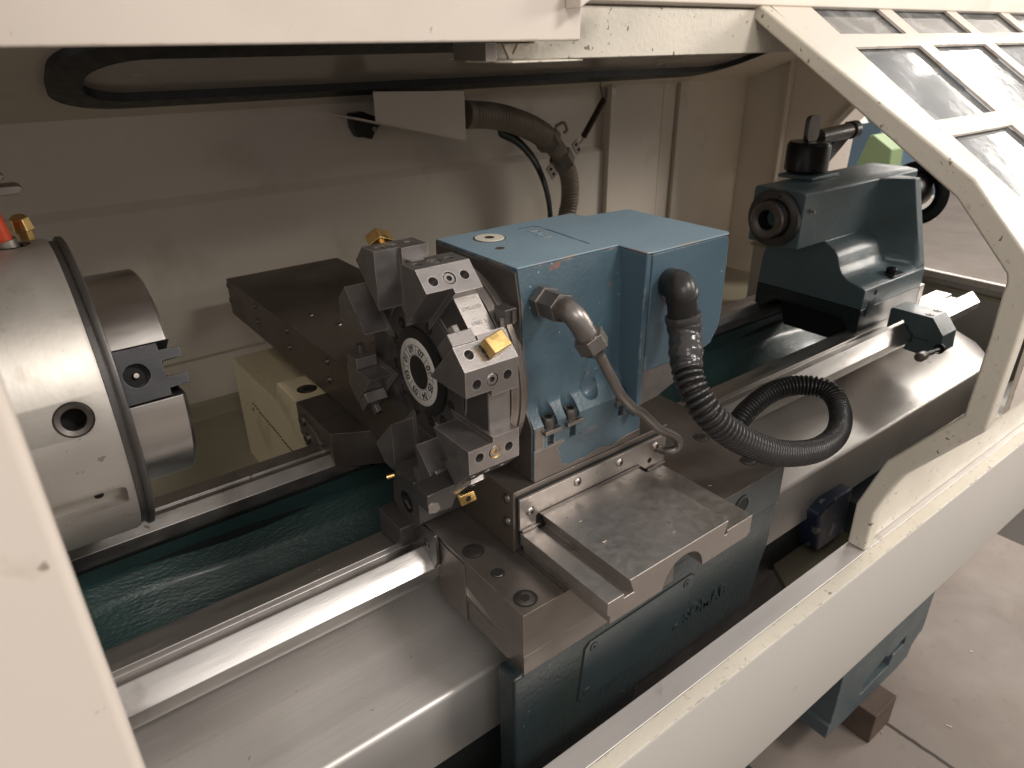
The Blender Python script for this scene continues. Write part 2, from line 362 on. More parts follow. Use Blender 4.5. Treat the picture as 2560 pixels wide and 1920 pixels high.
obj('casting_wall', B().prism([(.7288, -.6405), (.7288, -.98), (.722, -.98), (.722, -.6405)], -.9, 1.93), 'dark', bed)
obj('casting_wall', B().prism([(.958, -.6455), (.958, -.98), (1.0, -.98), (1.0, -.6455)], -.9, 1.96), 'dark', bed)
# machine foot under the tail end
leg = B().prism([(.453, -.86), (.453, -1.5), (1.05, -1.5), (1.05, -.86)], 1.27, 1.70)
lp = [(1.27, -.86), (1.27, -1.455), (1.262, -1.46), (1.262, -1.5), (1.60, -1.5), (1.655, -1.49), (1.665, -1.455), (1.69, -1.435), (1.708, -1.43), (1.712, -1.41), (1.708, -.86)]
leg = B().prism(lp, .453, 1.05, 'y')
cutb = B().prism([(1.40, -1.415), (1.50, -1.385), (1.512, -1.400), (1.535, -1.392), (1.60, -1.382), (1.602, -1.412), (1.545, -1.414), (1.535, -1.446), (1.40, -1.452)], .40, .56, 'y')
lg = obj('foot', leg, 'foot', bed, .006, cut=cutb)
obj('copper_pipe_end', B().cyl((1.415, .462, -1.462), (1.435, .50, -1.40), .009), mat('copper', (.42, .17, .09), .4, 1), lg)
# steel way cover running along the front
cov = thing('way_cover', 'long bent stainless steel cover in front of the lathe bed', 'cover', (.9, .6, -.9))
obj('cover_sheet', B().prism([(.7215, -.6740), (.640, -.6945), (.5380, -.7195), (.5345, -.7205), (.5330, -.7235), (.5330, -.8235), (.5300, -.8250), (.530, -.7215), (.5330, -.7165), (.5370, -.7155), (.640, -.6900), (.7215, -.6695)], -.9, 1.86), 'brushed', cov, sharp=50)
obj('end_flap', B().prism([(1.861, .5335), (1.861, .70), (1.955, .68), (1.94, .60), (1.90, .555)], -.7225, -.7185, 'z'), 'brushed', cov)
for v in bpy.data.objects['end_flap'].data.vertices: v.co.z += (v.co.y-.538)*.25
# ------------------------------------------------------------------ chip pan and lower machine body
mb = thing('machine_base', 'machine base coloured near-black as shade behind the front guard', 'machine base', (.2, .75, -1.4))
obj('base_body', B().box(-.9, 1.255, .545, 1.0, -1.40, -.835), 'dark', mb)  # near-black body added so the gap behind the guard stays dark
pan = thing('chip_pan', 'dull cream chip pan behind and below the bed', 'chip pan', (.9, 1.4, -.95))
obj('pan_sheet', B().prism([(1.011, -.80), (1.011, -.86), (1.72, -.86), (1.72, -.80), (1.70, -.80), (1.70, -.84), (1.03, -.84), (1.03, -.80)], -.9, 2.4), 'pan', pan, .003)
obj('pan_floor', B().box(-.9, .85, .34, 1.0, -1.22, -1.2), 'dark', pan)  # near-black sheet, painted shade for the void under the guard
obj('drip_plate', B().prism([(1.00, .49), (1.245, .49), (1.245, .60), (1.08, .60)], -.93, -.915, 'z'), 'pan', pan, .002)

# ================================================================== ENCLOSURE
rw = thing('rear_guard', 'dull cream sheet metal rear wall of the machine enclosure', 'guard wall', (1, 1.75, -1))
obj('wall_panel', B().prism([(1.75, -.10), (1.75, -.305), (1.735, -.325), (1.735, -.690), (1.745, -.700), (1.745, -.850), (1.80, -.850), (1.80, -.10)], -.9, 1.704), 'cream_in', rw, .002)
obj('wall_panel', B().prism([(1.708, 1.742), (1.708, 1.80), (1.99, 1.80), (1.99, 1.752), (1.976, 1.742)], -.90, -.10, 'z'), 'cream_in', rw, .002)
obj('wall_panel', B().prism([(1.992, 1.752), (1.992, 1.80), (2.07, 1.80), (2.07, 1.762)], -.90, -.10, 'z'), 'cream_in', rw, .002)
obj('wall_panel', B().prism([(2.071, 1.745), (2.071, 1.80), (2.56, 1.80), (2.56, 1.745)], -1.1, -.10, 'z'), 'cream_in', rw, .002)
obj('frame_post', B().box(1.7045, 1.7075, 1.715, 1.80, -.9, -.10), 'cream_in', rw)
obj('post_tab', B().box(1.700, 1.745, 1.735, 1.7415, -.165, -.132), 'clampm', rw, .001)
obj('outlet_plate', B().prism([(.775, -.150), (.90, -.147), (.91, -.222), (.79, -.225)], 1.7455, 1.7495, 'y'), 'cream_in', rw, .0015)
hd = thing('hood', 'cream sloping roof of the enclosure above the rear wall', 'hood', (1, 1.3, 0))
def slope(y): return -.13+(1.75-y)*.327
obj('roof_panel', B().prism([(1.80, slope(1.80)), (.72, slope(.72)), (.72, slope(.72)+.02), (1.80, slope(1.80)+.02)], -.9, 2.56), 'cream_in', hd)
def rr(x0, x1, y0, y1, r, n=8):
    out = []
    for cx, cy, a0 in ((x1-r, y1-r, 0), (x0+r, y1-r, 90), (x0+r, y0+r, 180), (x1-r, y0+r, 270)):
        for k in range(n+1):
            a = R(a0+90*k/n); out.append((cx+r*math.cos(a), cy+r*math.sin(a)))
    return out
def sl(p, up): return Vector((p[0], p[1], slope(p[1])-up))
bg_ = B(); o1 = rr(.150, 2.085, 1.285, 1.636, .135); i1 = rr(.200, 2.04, 1.335, 1.562, .095)
for up0, up1 in ((.004, .018),):
    A = [[bg_.bm.verts.new(sl(p, u)) for p in L_] for L_, u in ((o1, .0), (o1, .014), (i1, .022), (i1, .0))]
    n = len(o1)
    for q, p in zip(A, A[1:]):
        for i in range(n): bg_.face([q[i], q[(i+1) % n], p[(i+1) % n], p[i]])
wn = obj('window_pane', B().prism([(q[0], q[1]) for q in i1], 0, .004, 'z'), 'window', hd)
for v in wn.data.vertices: v.co.z = slope(v.co.y)-.006+v.co.z
obj('rubber_gasket', bg_, 'rubber', hd, sharp=60)
tb = thing('top_beam', 'bright cream beam across the top of the opening with an open slot at its end', 'beam', (0, .65, 0))
cutb = B().box(.500, .566, .61, .66, -.004, -.012)
obj('beam_body', B().prism([(.62, .0012), (.62, .42), (.72, .42), (.72, .0012)], -.9, .566), 'cream', tb, .0025)
obj('end_lip', B().prism([(.542, .030), (.566, .0425), (.70, .085), (.70, .10), (.566, .058), (.542, .052)], .596, .6195, 'y'), 'cream', tb, .002)
obj('slot_channel', B().prism([(.615, -.0185), (.615, -.0165), (.69, -.0165), (.69, .0), (.70, .0), (.70, -.0185)], .470, .566), 'cream_worn', tb, .001)
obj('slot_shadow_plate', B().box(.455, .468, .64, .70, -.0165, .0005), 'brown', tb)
obj('slot_bracket', B().prism([(.492, -.001), (.500, -.001), (.505, -.012), (.512, -.001), (.519, -.001), (.519, -.0155), (.500, -.0155)], .66, .664, 'y'), 'cream_worn', tb)
tr = thing('door_track', 'stained cream door track under the hood right of the beam', 'door track', (1.5, .72, 0))
obj('track_face', B().prism([(.705, -.0185), (.700, -.0175), (.700, .039), (.710, .041), (.710, -.0185)], .567, 2.5), 'cream_worn', tr, .001)
obj('track_ledge', B().prism([(.700, .0415), (.690, .0445), (.690, .16), (.72, .16), (.72, .0415)], .60, 2.5), 'cream_in', tr, .002)
obj('track_underside', B().box(.567, 2.5, .7105, .76, -.0185, -.010), 'cream_worn', tr)

ew = thing('end_guard', 'cream end wall of the enclosure with a chamfered opening to the hall', 'guard wall', (2.5, 1.2, -1))
g = B(); P0 = [(1.745, .02), (1.745, -1.1), (1.392, -1.1), (1.374, -.304), (1.365, -.262), (1.25, -.12), (.60, .0), (.60, .10)]
obj('wall_panel', g.prism(P0, 2.45, 2.475), 'cream_in', ew, .003)
obj('opening_edge', B().prism([(1.374, -.304), (1.365, -.262), (1.25, -.12), (1.232, -.135), (1.345, -.27), (1.352, -.31), (1.366, -1.1), (1.392, -1.1)], 2.43, 2.56), 'cream', ew, .003)
obj('corner_strip', B().prism([(1.553, 0.0), (1.553, -1.0), (1.562, -1.0), (1.562, 0.0)], 2.425, 2.449), 'cream_in', ew, .002)
lw = thing('low_end_guard', 'low cream guard rail behind the end of the bed', 'guard rail', (2.1, .9, -.9))
obj('top_rail', B().prism([(.30, -.592), (.30, -.612), (1.39, -.612), (1.39, -.592)], 2.095, 2.118), 'cream', lw, .004)
obj('rail_panel', B().prism([(.30, -.6125), (.30, -1.3), (1.39, -1.3), (1.39, -.6125)], 2.100, 2.113), 'panel', lw)
obj('rail_lip', B().prism([(.30, -.625), (.30, -.632), (1.39, -.632), (1.39, -.625)], 2.080, 2.0995), 'pan', lw)

sill = thing('front_guard', 'long cream front guard with an aluminium door rail along its top', 'front guard', (.8, .36, -1))
obj('front_panel', B().prism([(.3480, -.7420), (.3465, -.7455), (.3465, -.985), (.3500, -1.000), (.3700, -1.000), (.3700, -.745), (.365, -.7420)], -.9, 2.12), 'panel', sill, .0015)
obj('painted_lip', B().prism([(.3680, -.7395), (.3560, -.7395), (.3478, -.7407), (.3478, -.7419), (.3680, -.7419)], -.9, 2.12), 'cream_worn', sill, .0006)
obj('rail_strip', B().prism([(.4000, -.7400), (.3685, -.7400), (.3685, -.7600), (.3900, -.7600), (.4000, -.7520)], -.9, 2.12), 'alu', sill, .0012)
# near fixed panel at the left of the opening
lf = thing('left_front_panel', 'large out-of-focus cream front panel at the left edge', 'panel', (-.3, .36, -.7))
obj('panel_sheet', B().prism(rr(-.75, -.0118, .352, .385, .006, 4), -1.2, .6, 'z'), 'cream', lf, sharp=60)

# ------------------------------------------------------------------ sliding door
door = thing('sliding_door', 'sliding cream safety door with a lattice of small scratched windows', 'door', (1.3, .35, -.74))
xd = .98
inner = [(.8600, .1264), (.6893, .0188), (.3712, -.1815), (.2935, -.2620), (.2906, -.2725), (.2914, -.2845), (.2902, -.3427), (.2921, -.4587), (.3717, -.5691), (.3807, -.5972), (.3998, -.6616), (.3990, -.7390)]
outer = [(.8600, .1560), (.7060, .0520), (.3560, -.1560), (.2660, -.2460), (.2600, -.2650), (.2598, -.2850), (.2598, -.3500), (.2620, -.4700), (.3440, -.5830), (.3560, -.6150), (.3700, -.6650), (.3690, -.7390)]
b = B(); n = len(inner)
def ribbon(b, I, O, x0, x1):
    q = [[b.bm.verts.new((x, *p)) for p in L_] for L_, x in ((I, x0), (O, x0), (O, x1), (I, x1))]
    n = len(I)
    for k in range(4):
        for i in range(n-1): b.face([q[k][i], q[k][i+1], q[(k+1) % 4][i+1], q[(k+1) % 4][i]])
    for e in (0, n-1): b.face([q[k][e] for k in range(4)])
ribbon(b, inner, outer, xd, xd+.026)
obj('edge_frame', b, 'cream_worn', door, .004)
# window face: plane through the outer profile
def fz(y): return .677*y-.4255-.0015
ys = [(1.02, .6545+.20), (.6375+.013, .611), ]
bars = B()
fx0, fx1 = xd+.0265, 2.30
def fbox(b, x0, x1, y0, y1, t=.004, lift=0.):
    u = Vector((0, 1, .677)).normalized(); nn = Vector((0, -.677, 1)).normalized()
    c = Vector(((x0+x1)/2, (y0+y1)/2, fz((y0+y1)/2)))+nn*lift
    b.obox(c, (1, 0, 0), u, nn, (x1-x0)/2, (y1-y0)/2*math.sqrt(1+.677**2), t/2)
cols = [(1.109, 1.313), (1.356, 1.562), (1.603, 1.808), (1.850, 2.055)]
rows = [(.345, .4460), (.4730, .6110), (.6375, .98)]
ye0, ye1 = .285, 1.06
xs = [fx0]+[v for c in cols for v in c]+[fx1]
for i in range(0, len(xs), 2): fbox(bars, xs[i], xs[i+1], ye0, ye1)
yy = [ye0]+[v for c in rows for v in c]+[ye1]
for c in cols:
    for i in range(0, len(yy), 2): fbox(bars, c[0]-.0001, c[1]+.0001, yy[i], yy[i+1])
obj('window_frame', bars, 'cream', door)
for ci, c in enumerate(cols):
    for r_ in rows:
        pb = B(); fbox(pb, c[0]-.004, c[1]+.004, r_[0]-.004, r_[1]+.004, .003, -.006)
        obj('window_pane', pb, 'glass', door)
# door skin below the windows
sk = [(.285, fz(.285)), (.262, fz(.285)-.022), (.2585, -.270), (.2585, -.455), (.2625, -.462), (.2645, -.455), (.2645, -.270), (.268, fz(.285)-.02), (.29, fz(.285)-.004)]
obj('door_skin', B().prism(sk, 1.035, fx1), 'cream', door, sharp=60)
sk2 = [(.2635, -.462), (.292, -.462), (.3600, -.560), (.3710, -.600), (.385, -.665), (.385, -.7385), (.379, -.7385), (.379, -.665), (.3650, -.603), (.353, -.565), (.287, -.468), (.2635, -.468)]
obj('lower_skin', B().prism(sk2, xd+.0265, fx1), 'cream_worn', door, sharp=60)

# ================================================================== CHUCK
ch = thing('lathe_chuck', 'large steel lathe chuck at the left with a bright turned front body', 'chuck', (-.05, .88, -.53))
CY, CZ = .88, -.354
def rad(a, r, x): return Vector((x, CY-r*math.cos(R(a)), CZ+r*math.sin(R(a))))
cb = B().lathe([(-.30, 0), (-.30, .170), (.0475, .172), (.0515, .170), (.0525, .165), (.0525, 0)], (0, CY, CZ), (1, 0, 0), 160)
cut = B()
nrm = (rad(-20, 1, 0)-rad(-20, 0, 0)).normalized(); tv = Vector((1, 0, 0)).cross(nrm)
cut.prism(rr(-.12, .044, -.013, .013, .006, 4), 0, 1, 'z')
for v in cut.bm.verts:
    a, b_, c = v.co; v.co = Vector((a, CY, CZ))+nrm*(.160+c*.03)+tv*b_
for a_, r_ in ((13.2, .0175), (91.5, .0175)):
    n_ = (rad(a_, 1, 0)-rad(a_, 0, 0)); cut.cyl(rad(a_, .140, .0188), rad(a_, .19, .0188), r_, seg=40)
obj('chuck_body', cb, 'chuck', ch, .0012, cut=cut, sharp=30)
for a_ in (13.2, 91.5):
    n_ = (rad(a_, 1, 0)-rad(a_, 0, 0)).normalized()
    pl = obj('operating_screw', B().lathe([(.158, .0168), (.1705, .0168), (.1718, .0155), (.1705, .0110), (.155, .0105), (.145, .0100), (.145, .0168)], (.0188, CY, CZ), n_, 40), 'bolt', ch, sharp=40)
    obj('square_socket', B().cyl(Vector((.0188, CY, CZ))+n_*.150, Vector((.0188, CY, CZ))+n_*.1505, .0104, seg=24), 'hole', pl)
n_ = nrm
obj('slot_hole', B().cyl(Vector((.0196, CY, CZ))+n_*.159+tv*.002, Vector((.0196, CY, CZ))+n_*.1604+tv*.002, .0045), 'hole', ch)
obj('groove_ring', B().lathe([(.0526, 0), (.0526, .1680), (.0590, .1680), (.0590, 0)], (0, CY, CZ), (1, 0, 0), 128), 'turret_dark', ch)
obj('rim_ring', B().lathe([(.0591, 0), (.0591, .1708), (.0612, .1722), (.0655, .1715), (.0665, .1690), (.0665, 0)], (0, CY, CZ), (1, 0, 0), 128), 'turret_dark', ch, sharp=50)
# front body in sectors with dark jaws between
def sector(a0, a1, r, x0, x1, ch_=.003):
    n = max(4, int(abs(a1-a0)/2)); b = B(); prof = [(x0, .02), (x0, r), (x1-ch_, r), (x1, r-ch_), (x1, .02)]
    rings = []
    for i in range(n+1):
        a = a0+(a1-a0)*i/n; rings.append([b.bm.verts.new(rad(a, rr_, x)) for x, rr_ in prof])
    for p, q in zip(rings, rings[1:]):
        for k in range(5): b.face([p[k], p[(k+1) % 5], q[(k+1) % 5], q[k]])
    b.face(rings[0]); b.face(rings[-1][::-1]); return b
for a0 in (36, 156, 276):
    obj('front_segment', sector(a0, a0+91.5, .1248, .0666, .1270, .004), 'jaw_bright', ch, .0012, sharp=25)
for a0 in (22, 142, 262):
    nn = (rad(a0, 1, 0)-rad(a0, 0, 0)).normalized(); tt = Vector((1, 0, 0)).cross(nn)   # jaw built flat then turned about the spindle
    b = B().prism([(.0666, -.0290), (.1130, -.0290), (.1130, -.0210), (.1340, -.0200), (.1345, -.0090), (.1130, -.0085), (.1130, .0085), (.1345, .0090), (.1340, .0200), (.1130, .0210), (.1130, .0290), (.0666, .0290)], .060, .1215, 'z')
    for v in b.bm.verts:
        x, s_, h = v.co; v.co = Vector((x, CY, CZ))+nn*h+tt*(s_)
    ctr = Vector((.0860, CY, CZ))
    cut = B().cyl(ctr+nn*.112, ctr+nn*.13, .0125, seg=28)
    j = obj('jaw', b, 'jaw', ch, .0008, cut=cut)
    obj('jaw_screw', B().lathe([(.113, 0), (.113, .0115), (.1135, .0115), (.1135, .004), (.1175, .0032), (.1175, 0)], ctr, nn, 24), 'hole', j)
    obj('jaw_screw_tip', B().lathe([(.1175, 0), (.1175, .0030), (.1185, .0026), (.1187, 0)], ctr, nn, 16), 'screw_grey', j)
# coolant nozzle in clip and the brass plug above the chuck
tn = thing('coolant_nozzle', 'orange plastic coolant tube held in blurry grey clips above the chuck', 'nozzle', (-.02, .86, -.18))
obj('orange_tube', B().tube([(.012, .885, -.180), (.006, .885, -.140), (-.005, .885, -.105), (-.03, .885, -.06)], .0105, 20, 24), 'red', tn, sharp=60)
obj('tube_collar', B().cyl((.0135, .885, -.188), (.012, .885, -.176), .013), 'clampm', tn)
for z0, x1 in ((-.126, .044), (-.113, .032)):
    obj('clip', B().prism([(-.03, z0-.006), (x1-.006, z0-.005), (x1, z0), (x1-.004, z0+.004), (-.03, z0+.006)], .872, .898, 'y'), 'clampm', tn, .002)
bp = thing('brass_plug', 'small blurry brass plug behind the top of the chuck', 'brass plug', (.036, .93, -.19))
obj('plug_body', B().lathe([(0, 0), (0, .008), (.012, .008), (.012, .0115), (.026, .0100), (.030, .005), (.030, 0)], (.036, .93, -.190), (-.1, 0, 1), 6), 'brass', bp, .0008)

# ================================================================== CARRIAGE (saddle + apron)
sad = thing('saddle', 'lathe saddle of dark machined steel with a dark green apron', 'saddle', (.6, .6, -.9))
SX0, SX1 = .348, .8585
sp = [(SX0, .447), (.4085, .447), (.655, .447), (.830, .447), (.8585, .478), (.8585, .735), (.745, .790), (.70, .90), (.70, 1.087), (SX0+.001, 1.087), (SX0+.001, .945), (.42, .905), (.42, .74), (SX0, .70)]
obj('saddle_top', B().prism(sp, -.6165, -.5550, 'z'), 'brown', sad, .0012, cut=B().prism([(.60, -.70), (.732, -.60), (.732, -.6005), (.6905, -.6005), (.668, -.6075), (.6455, -.5765), (.6215, -.6015), (.6215, -.64)], .0, 1.0))
obj('seam', B().box(.4083, .4089, .4465, .70, -.5552, -.5547), 'black', sad)
obj('lower_strip', B().prism([(.4475, -.6172), (.4475, -.6450), (.620, -.6450), (.620, -.6172)], SX0+.0008, .60), 'brown', sad, .0008)
obj('front_way_shoe', B().prism([(.5600, -.5600), (.5600, -.6480), (.621, -.6480), (.621, -.605), (.6455, -.5765), (.660, -.560)], SX0-.0015, SX0+.02), 'brown', sad, .0006)
# bolts on the left wing
sunk_screw((.3668, .5696, -.555), (0, 0, 1), .0140, sad)
sunk_screw((.3668, .5193, -.555), (0, 0, 1), .0085, sad)
sunk_screw((.3665, .4672, -.555), (0, 0, 1), .0140, sad)
sunk_screw((.7987, .5730, -.555), (0, 0, 1), .0125, sad)
sunk_screw((.7987, .4866, -.555), (0, 0, 1), .0125, sad)
# rear wing: machined block with dirty chamfer, cream support behind it
rb = obj('rear_wing', B().prism([(1.086, -.5545), (1.0005, -.5545), (.9450, -.5945), (.9450, -.6000), (.9460, -.605), (.961, -.5995), (1.086, -.5995)], .3495, .409), 'brown', sad, .0012)
obj('oily_slope', B().prism([(.9990, -.5536), (.9440, -.5934), (.9440, -.5946), (1.0000, -.5546)], .3515, .66), mat('oily_black_casting', (.03, .036, .03), .22, .2, .5, 30, 1.0, 70, stains=((40, .6, .68, (.3, .33, .28), .5),)), sad)
obj('way_point', B().prism([(.9445, -.596), (.9440, -.6120), (.9475, -.600)], .3495, .353), 'brown', sad)
wp = obj('wiper_plate', B().prism([(1.057, -.580), (1.050, -.565), (1.00, -.577), (.985, -.590), (.985, -.603), (1.056, -.626)], .3440, .3494), 'brown', sad, .001)
for y_, z_ in ((1.052, -.5745), (1.040, -.604)):
    cap_screw((.3440, y_, z_), (-1, 0, 0), .0105, .004, wp, name='wiper_screw', sink=.2, hexr=.42)
cutn = B().box(.34, .50, 1.187, 1.30, -.601, -.50)
cp = [(1.0875, -.557), (1.187, -.557), (1.205, -.602), (1.470, -.603), (1.470, -.90), (1.02, -.90), (1.02, -.64), (1.0875, -.61)]
cr = obj('rear_support', B().prism(cp, .3500, .47), 'yellowed', sad, .002)
obj('support_hole', B().cyl((.3498, 1.375, -.690), (.3504, 1.375, -.690), .0045), 'hole', cr)
cs = B(); 
for k in range(26):
    y0 = 1.365-.0135*k; z0 = -.672-.0011*k+random.uniform(-.0015, .0015); cs.obox((.3497, y0, z0), (0, 1, -.12), (0, .12, 1), (1, 0, 0), .0072, .0009+random.random()*.0006, .0004)
obj('paint_crack', cs, 'hole', cr)
sunk_screw((.386, 1.128, -.557), (0, 0, 1), .018, sad)
# black way wiper at the left front of the saddle
wpp = [(.6866, -.5954), (.7060, -.5640), (.7060, -.5380), (.690, -.5300), (.655, -.5550), (.6168, -.5493), (.6140, -.5560), (.6140, -.5900), (.6260, -.6105), (.6300, -.6095), (.6460, -.5860), (.6700, -.6075), (.680, -.6075)]
wl = obj('wiper_plate', B().prism(wpp, .3400, .3450), 'turret_dark', sad, .0012)
for y_, z_ in ((.6800, -.5745), (.6378, -.5735)):
    cap_screw((.3400, y_, z_), (-1, 0, 0), .0068, .0014, wl, name='wiper_screw', sink=.5, hexr=.45)
obj('wiper_felt', B().prism([(.700, -.5995), (.6905, -.5995), (.6905, -.6025), (.6700, -.6025), (.6455, -.5775), (.6245, -.5990), (.6160, -.5950), (.6160, -.560), (.700, -.560)], .3452, .3478), 'rubber', sad)
obj('way_shoe', B().prism([(.7285, -.5985), (.7050, -.5985), (.668, -.590), (.668, -.560), (.7285, -.560)], .3200, .3478), 'turret_dark', sad, .002)
# ------------------------------------------------------------------ apron
ap = [(.3350, -.6455), (.3350, -.90), (.40, -.93), (.400, -.862), (.53, -.862), (.545, -.8420), (.551, -.803), (.8005, -.803), (.815, -.726), (.8245, -.700), (.8300, -.6172), (.36, -.6172), (.347, -.6455)]
apr = obj('apron', B().prism(ap, .4480, .4800, 'y'), 'apron', sad, .004)
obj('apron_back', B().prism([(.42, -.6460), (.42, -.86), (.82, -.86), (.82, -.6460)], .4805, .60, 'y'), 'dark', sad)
obj('apron_foot', B().prism([(.345, -.85), (.352, -1.05), (.47, -1.05), (.462, -.85)], .460, .50, 'y'), 'apron', sad, .006)
obj('apron_upper', B().prism([(.60, -.556), (.655, -.556), (.8295, -.5562), (.8295, -.6171), (.60, -.6171)], .4467, .4478, 'y'), 'plate', sad)
cvp = [(.4462, -.6640), (.6240, -.6560), (.6400, -.6575), (.6450, -.6640), (.6330, -.7440), (.6270, -.7520), (.4420, -.7535), (.4345, -.7510), (.4335, -.7430), (.4405, -.6690)]
cvp = [(.4500, -.6590), (.6380, -.6540), (.6450, -.6600), (.6340, -.7420), (.6260, -.7500), (.4420, -.7540), (.4345, -.7480), (.4430, -.6660)]
cpl = obj('cover_plate', B().prism(cvp, .4462, .4479, 'y'), 'plate', sad, .0008)
obj('plate_gap', B().prism([(x-.0016 if x < .5 else x+.0016, z-.0012 if z < -.7 else z+.0012) for x, z in cvp], .4472, .44795, 'y'), 'hole', sad)
for x_, z_ in ((.4570, -.6690), (.4480, -.7400), (.6290, -.6640), (.6160, -.7350)):
    sunk_screw((x_, .4461, z_), (0, -1, 0), .0066, cpl, m='plate')
tx = text_obj('cast_letters', 'SOMAB', .0290, (.6790, .4482, -.7280), (1, 0, .04), (0, 0, 1), 'apron', sad, .0032, offset=.0008)
hol = obj('apron_boss', B().lathe([(0, .0125), (.0010, .0165), (.0015, .0125), (-.010, .0120), (-.010, 0)], (.7350, .4466, -.5830), (0, -1, 0), 28), 'plate', sad, sharp=60)
obj('boss_hole', B().cyl((.7350, .4470, -.5830), (.7350, .4456, -.5830), .0112), 'hole', hol)

# ================================================================== CROSS SLIDE
xs_ = thing('cross_slide', 'grey machined cross slide with dovetail and notched front, lying on the saddle', 'cross slide', (.53, .5, -.555))
prof = [(.4085, -.5240), (.4325, -.5240), (.4325, -.5300), (.4475, -.5300), (.4400, -.5095), (.6053, -.5095), (.6005, -.5300), (.6060, -.5300), (.6060, -.5245), (.6550, -.5245), (.6550, -.5490), (.6500, -.5545), (.4132, -.5545), (.4132, -.5445), (.4085, -.5410)]
cut = B().cyl((.5300, .36, -.5560), (.5300, .46, -.5560), .0345, seg=48)
obj('slide_plate', B().prism(prof, .3817, .5300, 'y'), 'slide', xs_, .0008, cut=cut)
cut = None
# ================================================================== TURRET CARRIAGE
tc_ = thing('turret_slide', 'dark rectangular turret slide with long rear sheet cover and screwed wiper strip', 'slide', (.53, .8, -.555))
obj('slide_body', B().box(.4060, .6700, .5375, 1.000, -.5545, -.4700), 'brown', tc_, .0012)
sc = obj('side_cover', B().box(.4030, .4058, .5360, 1.000, -.5540, -.4690), 'cover', tc_, .0008)
for z_ in (-.4816, -.5144): button_screw((.4030, .5480, z_), (-1, 0, 0), .0068, sc, 'bolt')
gpp = [(.4090, -.4785), (.4090, -.5225), (.4335, -.5225), (.4335, -.5095), (.4400, -.5070), (.6085, -.5070), (.6140, -.5120), (.6240, -.5205), (.6612, -.5225), (.6612, -.4785)]
gp = obj('wiper_strip', B().prism(gpp, .5305, .5345, 'y'), 'slide', tc_, .0006)
obj('strip_rubber', B().box(.4095, .6608, .5346, .5374, -.5235, -.4775), 'rubber', tc_)
for x_, z_ in ((.4245, -.4990), (.4990, -.4890), (.5722, -.4894), (.6405, -.4900)): button_screw((x_, .5305, z_), (0, -1, 0), .0062, gp)
obj('strip_hole', B().cyl((.6308, .5306, -.5095), (.6308, .5300, -.5095), .0038), 'hole', gp)
obj('strip_foot', B().box(.4100, .4370, .5268, .5303, -.5238, -.5205), 'pipe', tc_, .0008)
obj('strip_foot', B().box(.6260, .6600, .5268, .5303, -.5238, -.5205), 'pipe', tc_, .0008)
obj('strip_foot', B().prism([(.4380, -.5075), (.4380, -.5094), (.6080, -.5094), (.6080, -.5075)], .5262, .5303, 'y'), 'pipe', tc_)
rc = obj('rear_cover', B().box(.4045, .6735, 1.001, 1.602, -.5520, -.4690), 'cover', tc_, .001)
obj('rear_cover', B().box(.4035, .6740, .740, 1.2290, -.5530, -.4680), 'cover', tc_, .001)
for y_ in (1.600, 1.423, 1.245, 1.063):
    for z_ in (-.4830, -.5170): button_screw((.4032 if y_ < 1.2 else .4043, y_-.006, z_), (-1, 0, 0), .0068, rc, 'bolt')
for x_, y_ in ((.4600, 1.255), (.4800, 1.170), (.4900, 1.045)): button_screw((x_, y_, -.4678 if y_ < 1.22 else -.469), (0, 0, 1), .007, rc, 'bolt')

# ================================================================== TURRET
tu = thing('tool_turret', 'blue eight-station tool turret with octagonal steel tool disc', 'tool turret', (.55, .65, -.47))
TX = Vector((0, .676, -.3545))
hp = [(.7330, -.2165), (.5690, -.2165), (.5620, -.2550), (.5580, -.3680), (.5550, -.3790), (.5400, -.3980), (.5400, -.4272), (.74, -.4272)]
cut = B()
for x_ in (.4628, .4972, .5790):
    cut.cyl((x_, .5480, -.4040), (x_, .5480, -.3550), .0105, seg=32); cut.box(x_-.0105, x_+.0105, .53, .5480, -.4040, -.3550)
    cut.box(x_-.0050, x_+.0050, .53, .5480, -.43, -.4100)
cut.lathe([(0, 0), (.007, .010), (.018, .0155), (.034, .0165), (.034, 0)], (.5350, .556, -.3950), (0, -.35, 1), 24)
hs = obj('housing', B().prism(hp, .4380, .5975), 'blue', tu, .0022, cut=cut, seg=3)
obj('rear_corner', B().prism([(.5980, -.2170), (.6600, -.2170), (.6600, -.2600), (.5980, -.2600)], .7000, .7325, 'y'), 'blue', tu)
obj('base_block', B().prism([(.4370, -.4276), (.6170, -.4276), (.6170, -.4695), (.4370, -.4695)], .5400, .7500, 'y'), 'blue', tu, .0012)
obj('bare_steel_base', B().prism([(.4378, -.4279), (.4850, -.4279), (.4720, -.4340), (.4780, -.4430), (.4735, -.4465), (.4790, -.4530), (.4770, -.4580), (.4950, -.4655), (.5080, -.4640), (.5200, -.4645), (.5420, -.4600), (.5620, -.4655), (.5900, -.4600), (.6160, -.4590), (.6160, -.4694), (.4378, -.4694)], .5391, .5399, 'y'), 'brown', tu, .0003)
obj('bare_steel_flange', B().prism([(.4390, -.3995), (.4520, -.3995), (.4520, -.4265), (.4390, -.4265)], .5392, .5399, 'y'), 'brown', tu)
obj('left_face', B().prism([(.7300, -.2195), (.5710, -.2195), (.5640, -.2550), (.5600, -.3680), (.5430, -.3980), (.5430, -.4680), (.74, -.4680)], .4362, .4379), 'brown', tu)
obj('lit_top_panel', B().prism([(.4385, .5700), (.5885, .5700), (.5885, .5235), (.600, .5210), (.7330, .5215), (.7390, .5270), (.7390, .6960), (.7320, .7010), (.6610, .7065), (.6590, .7325), (.4385, .7325)], -.2166, -.2145, 'z'), 'blue_lit', tu, .0012)  # thin sheet carrying the painted-in light of the upward face
gl = B()
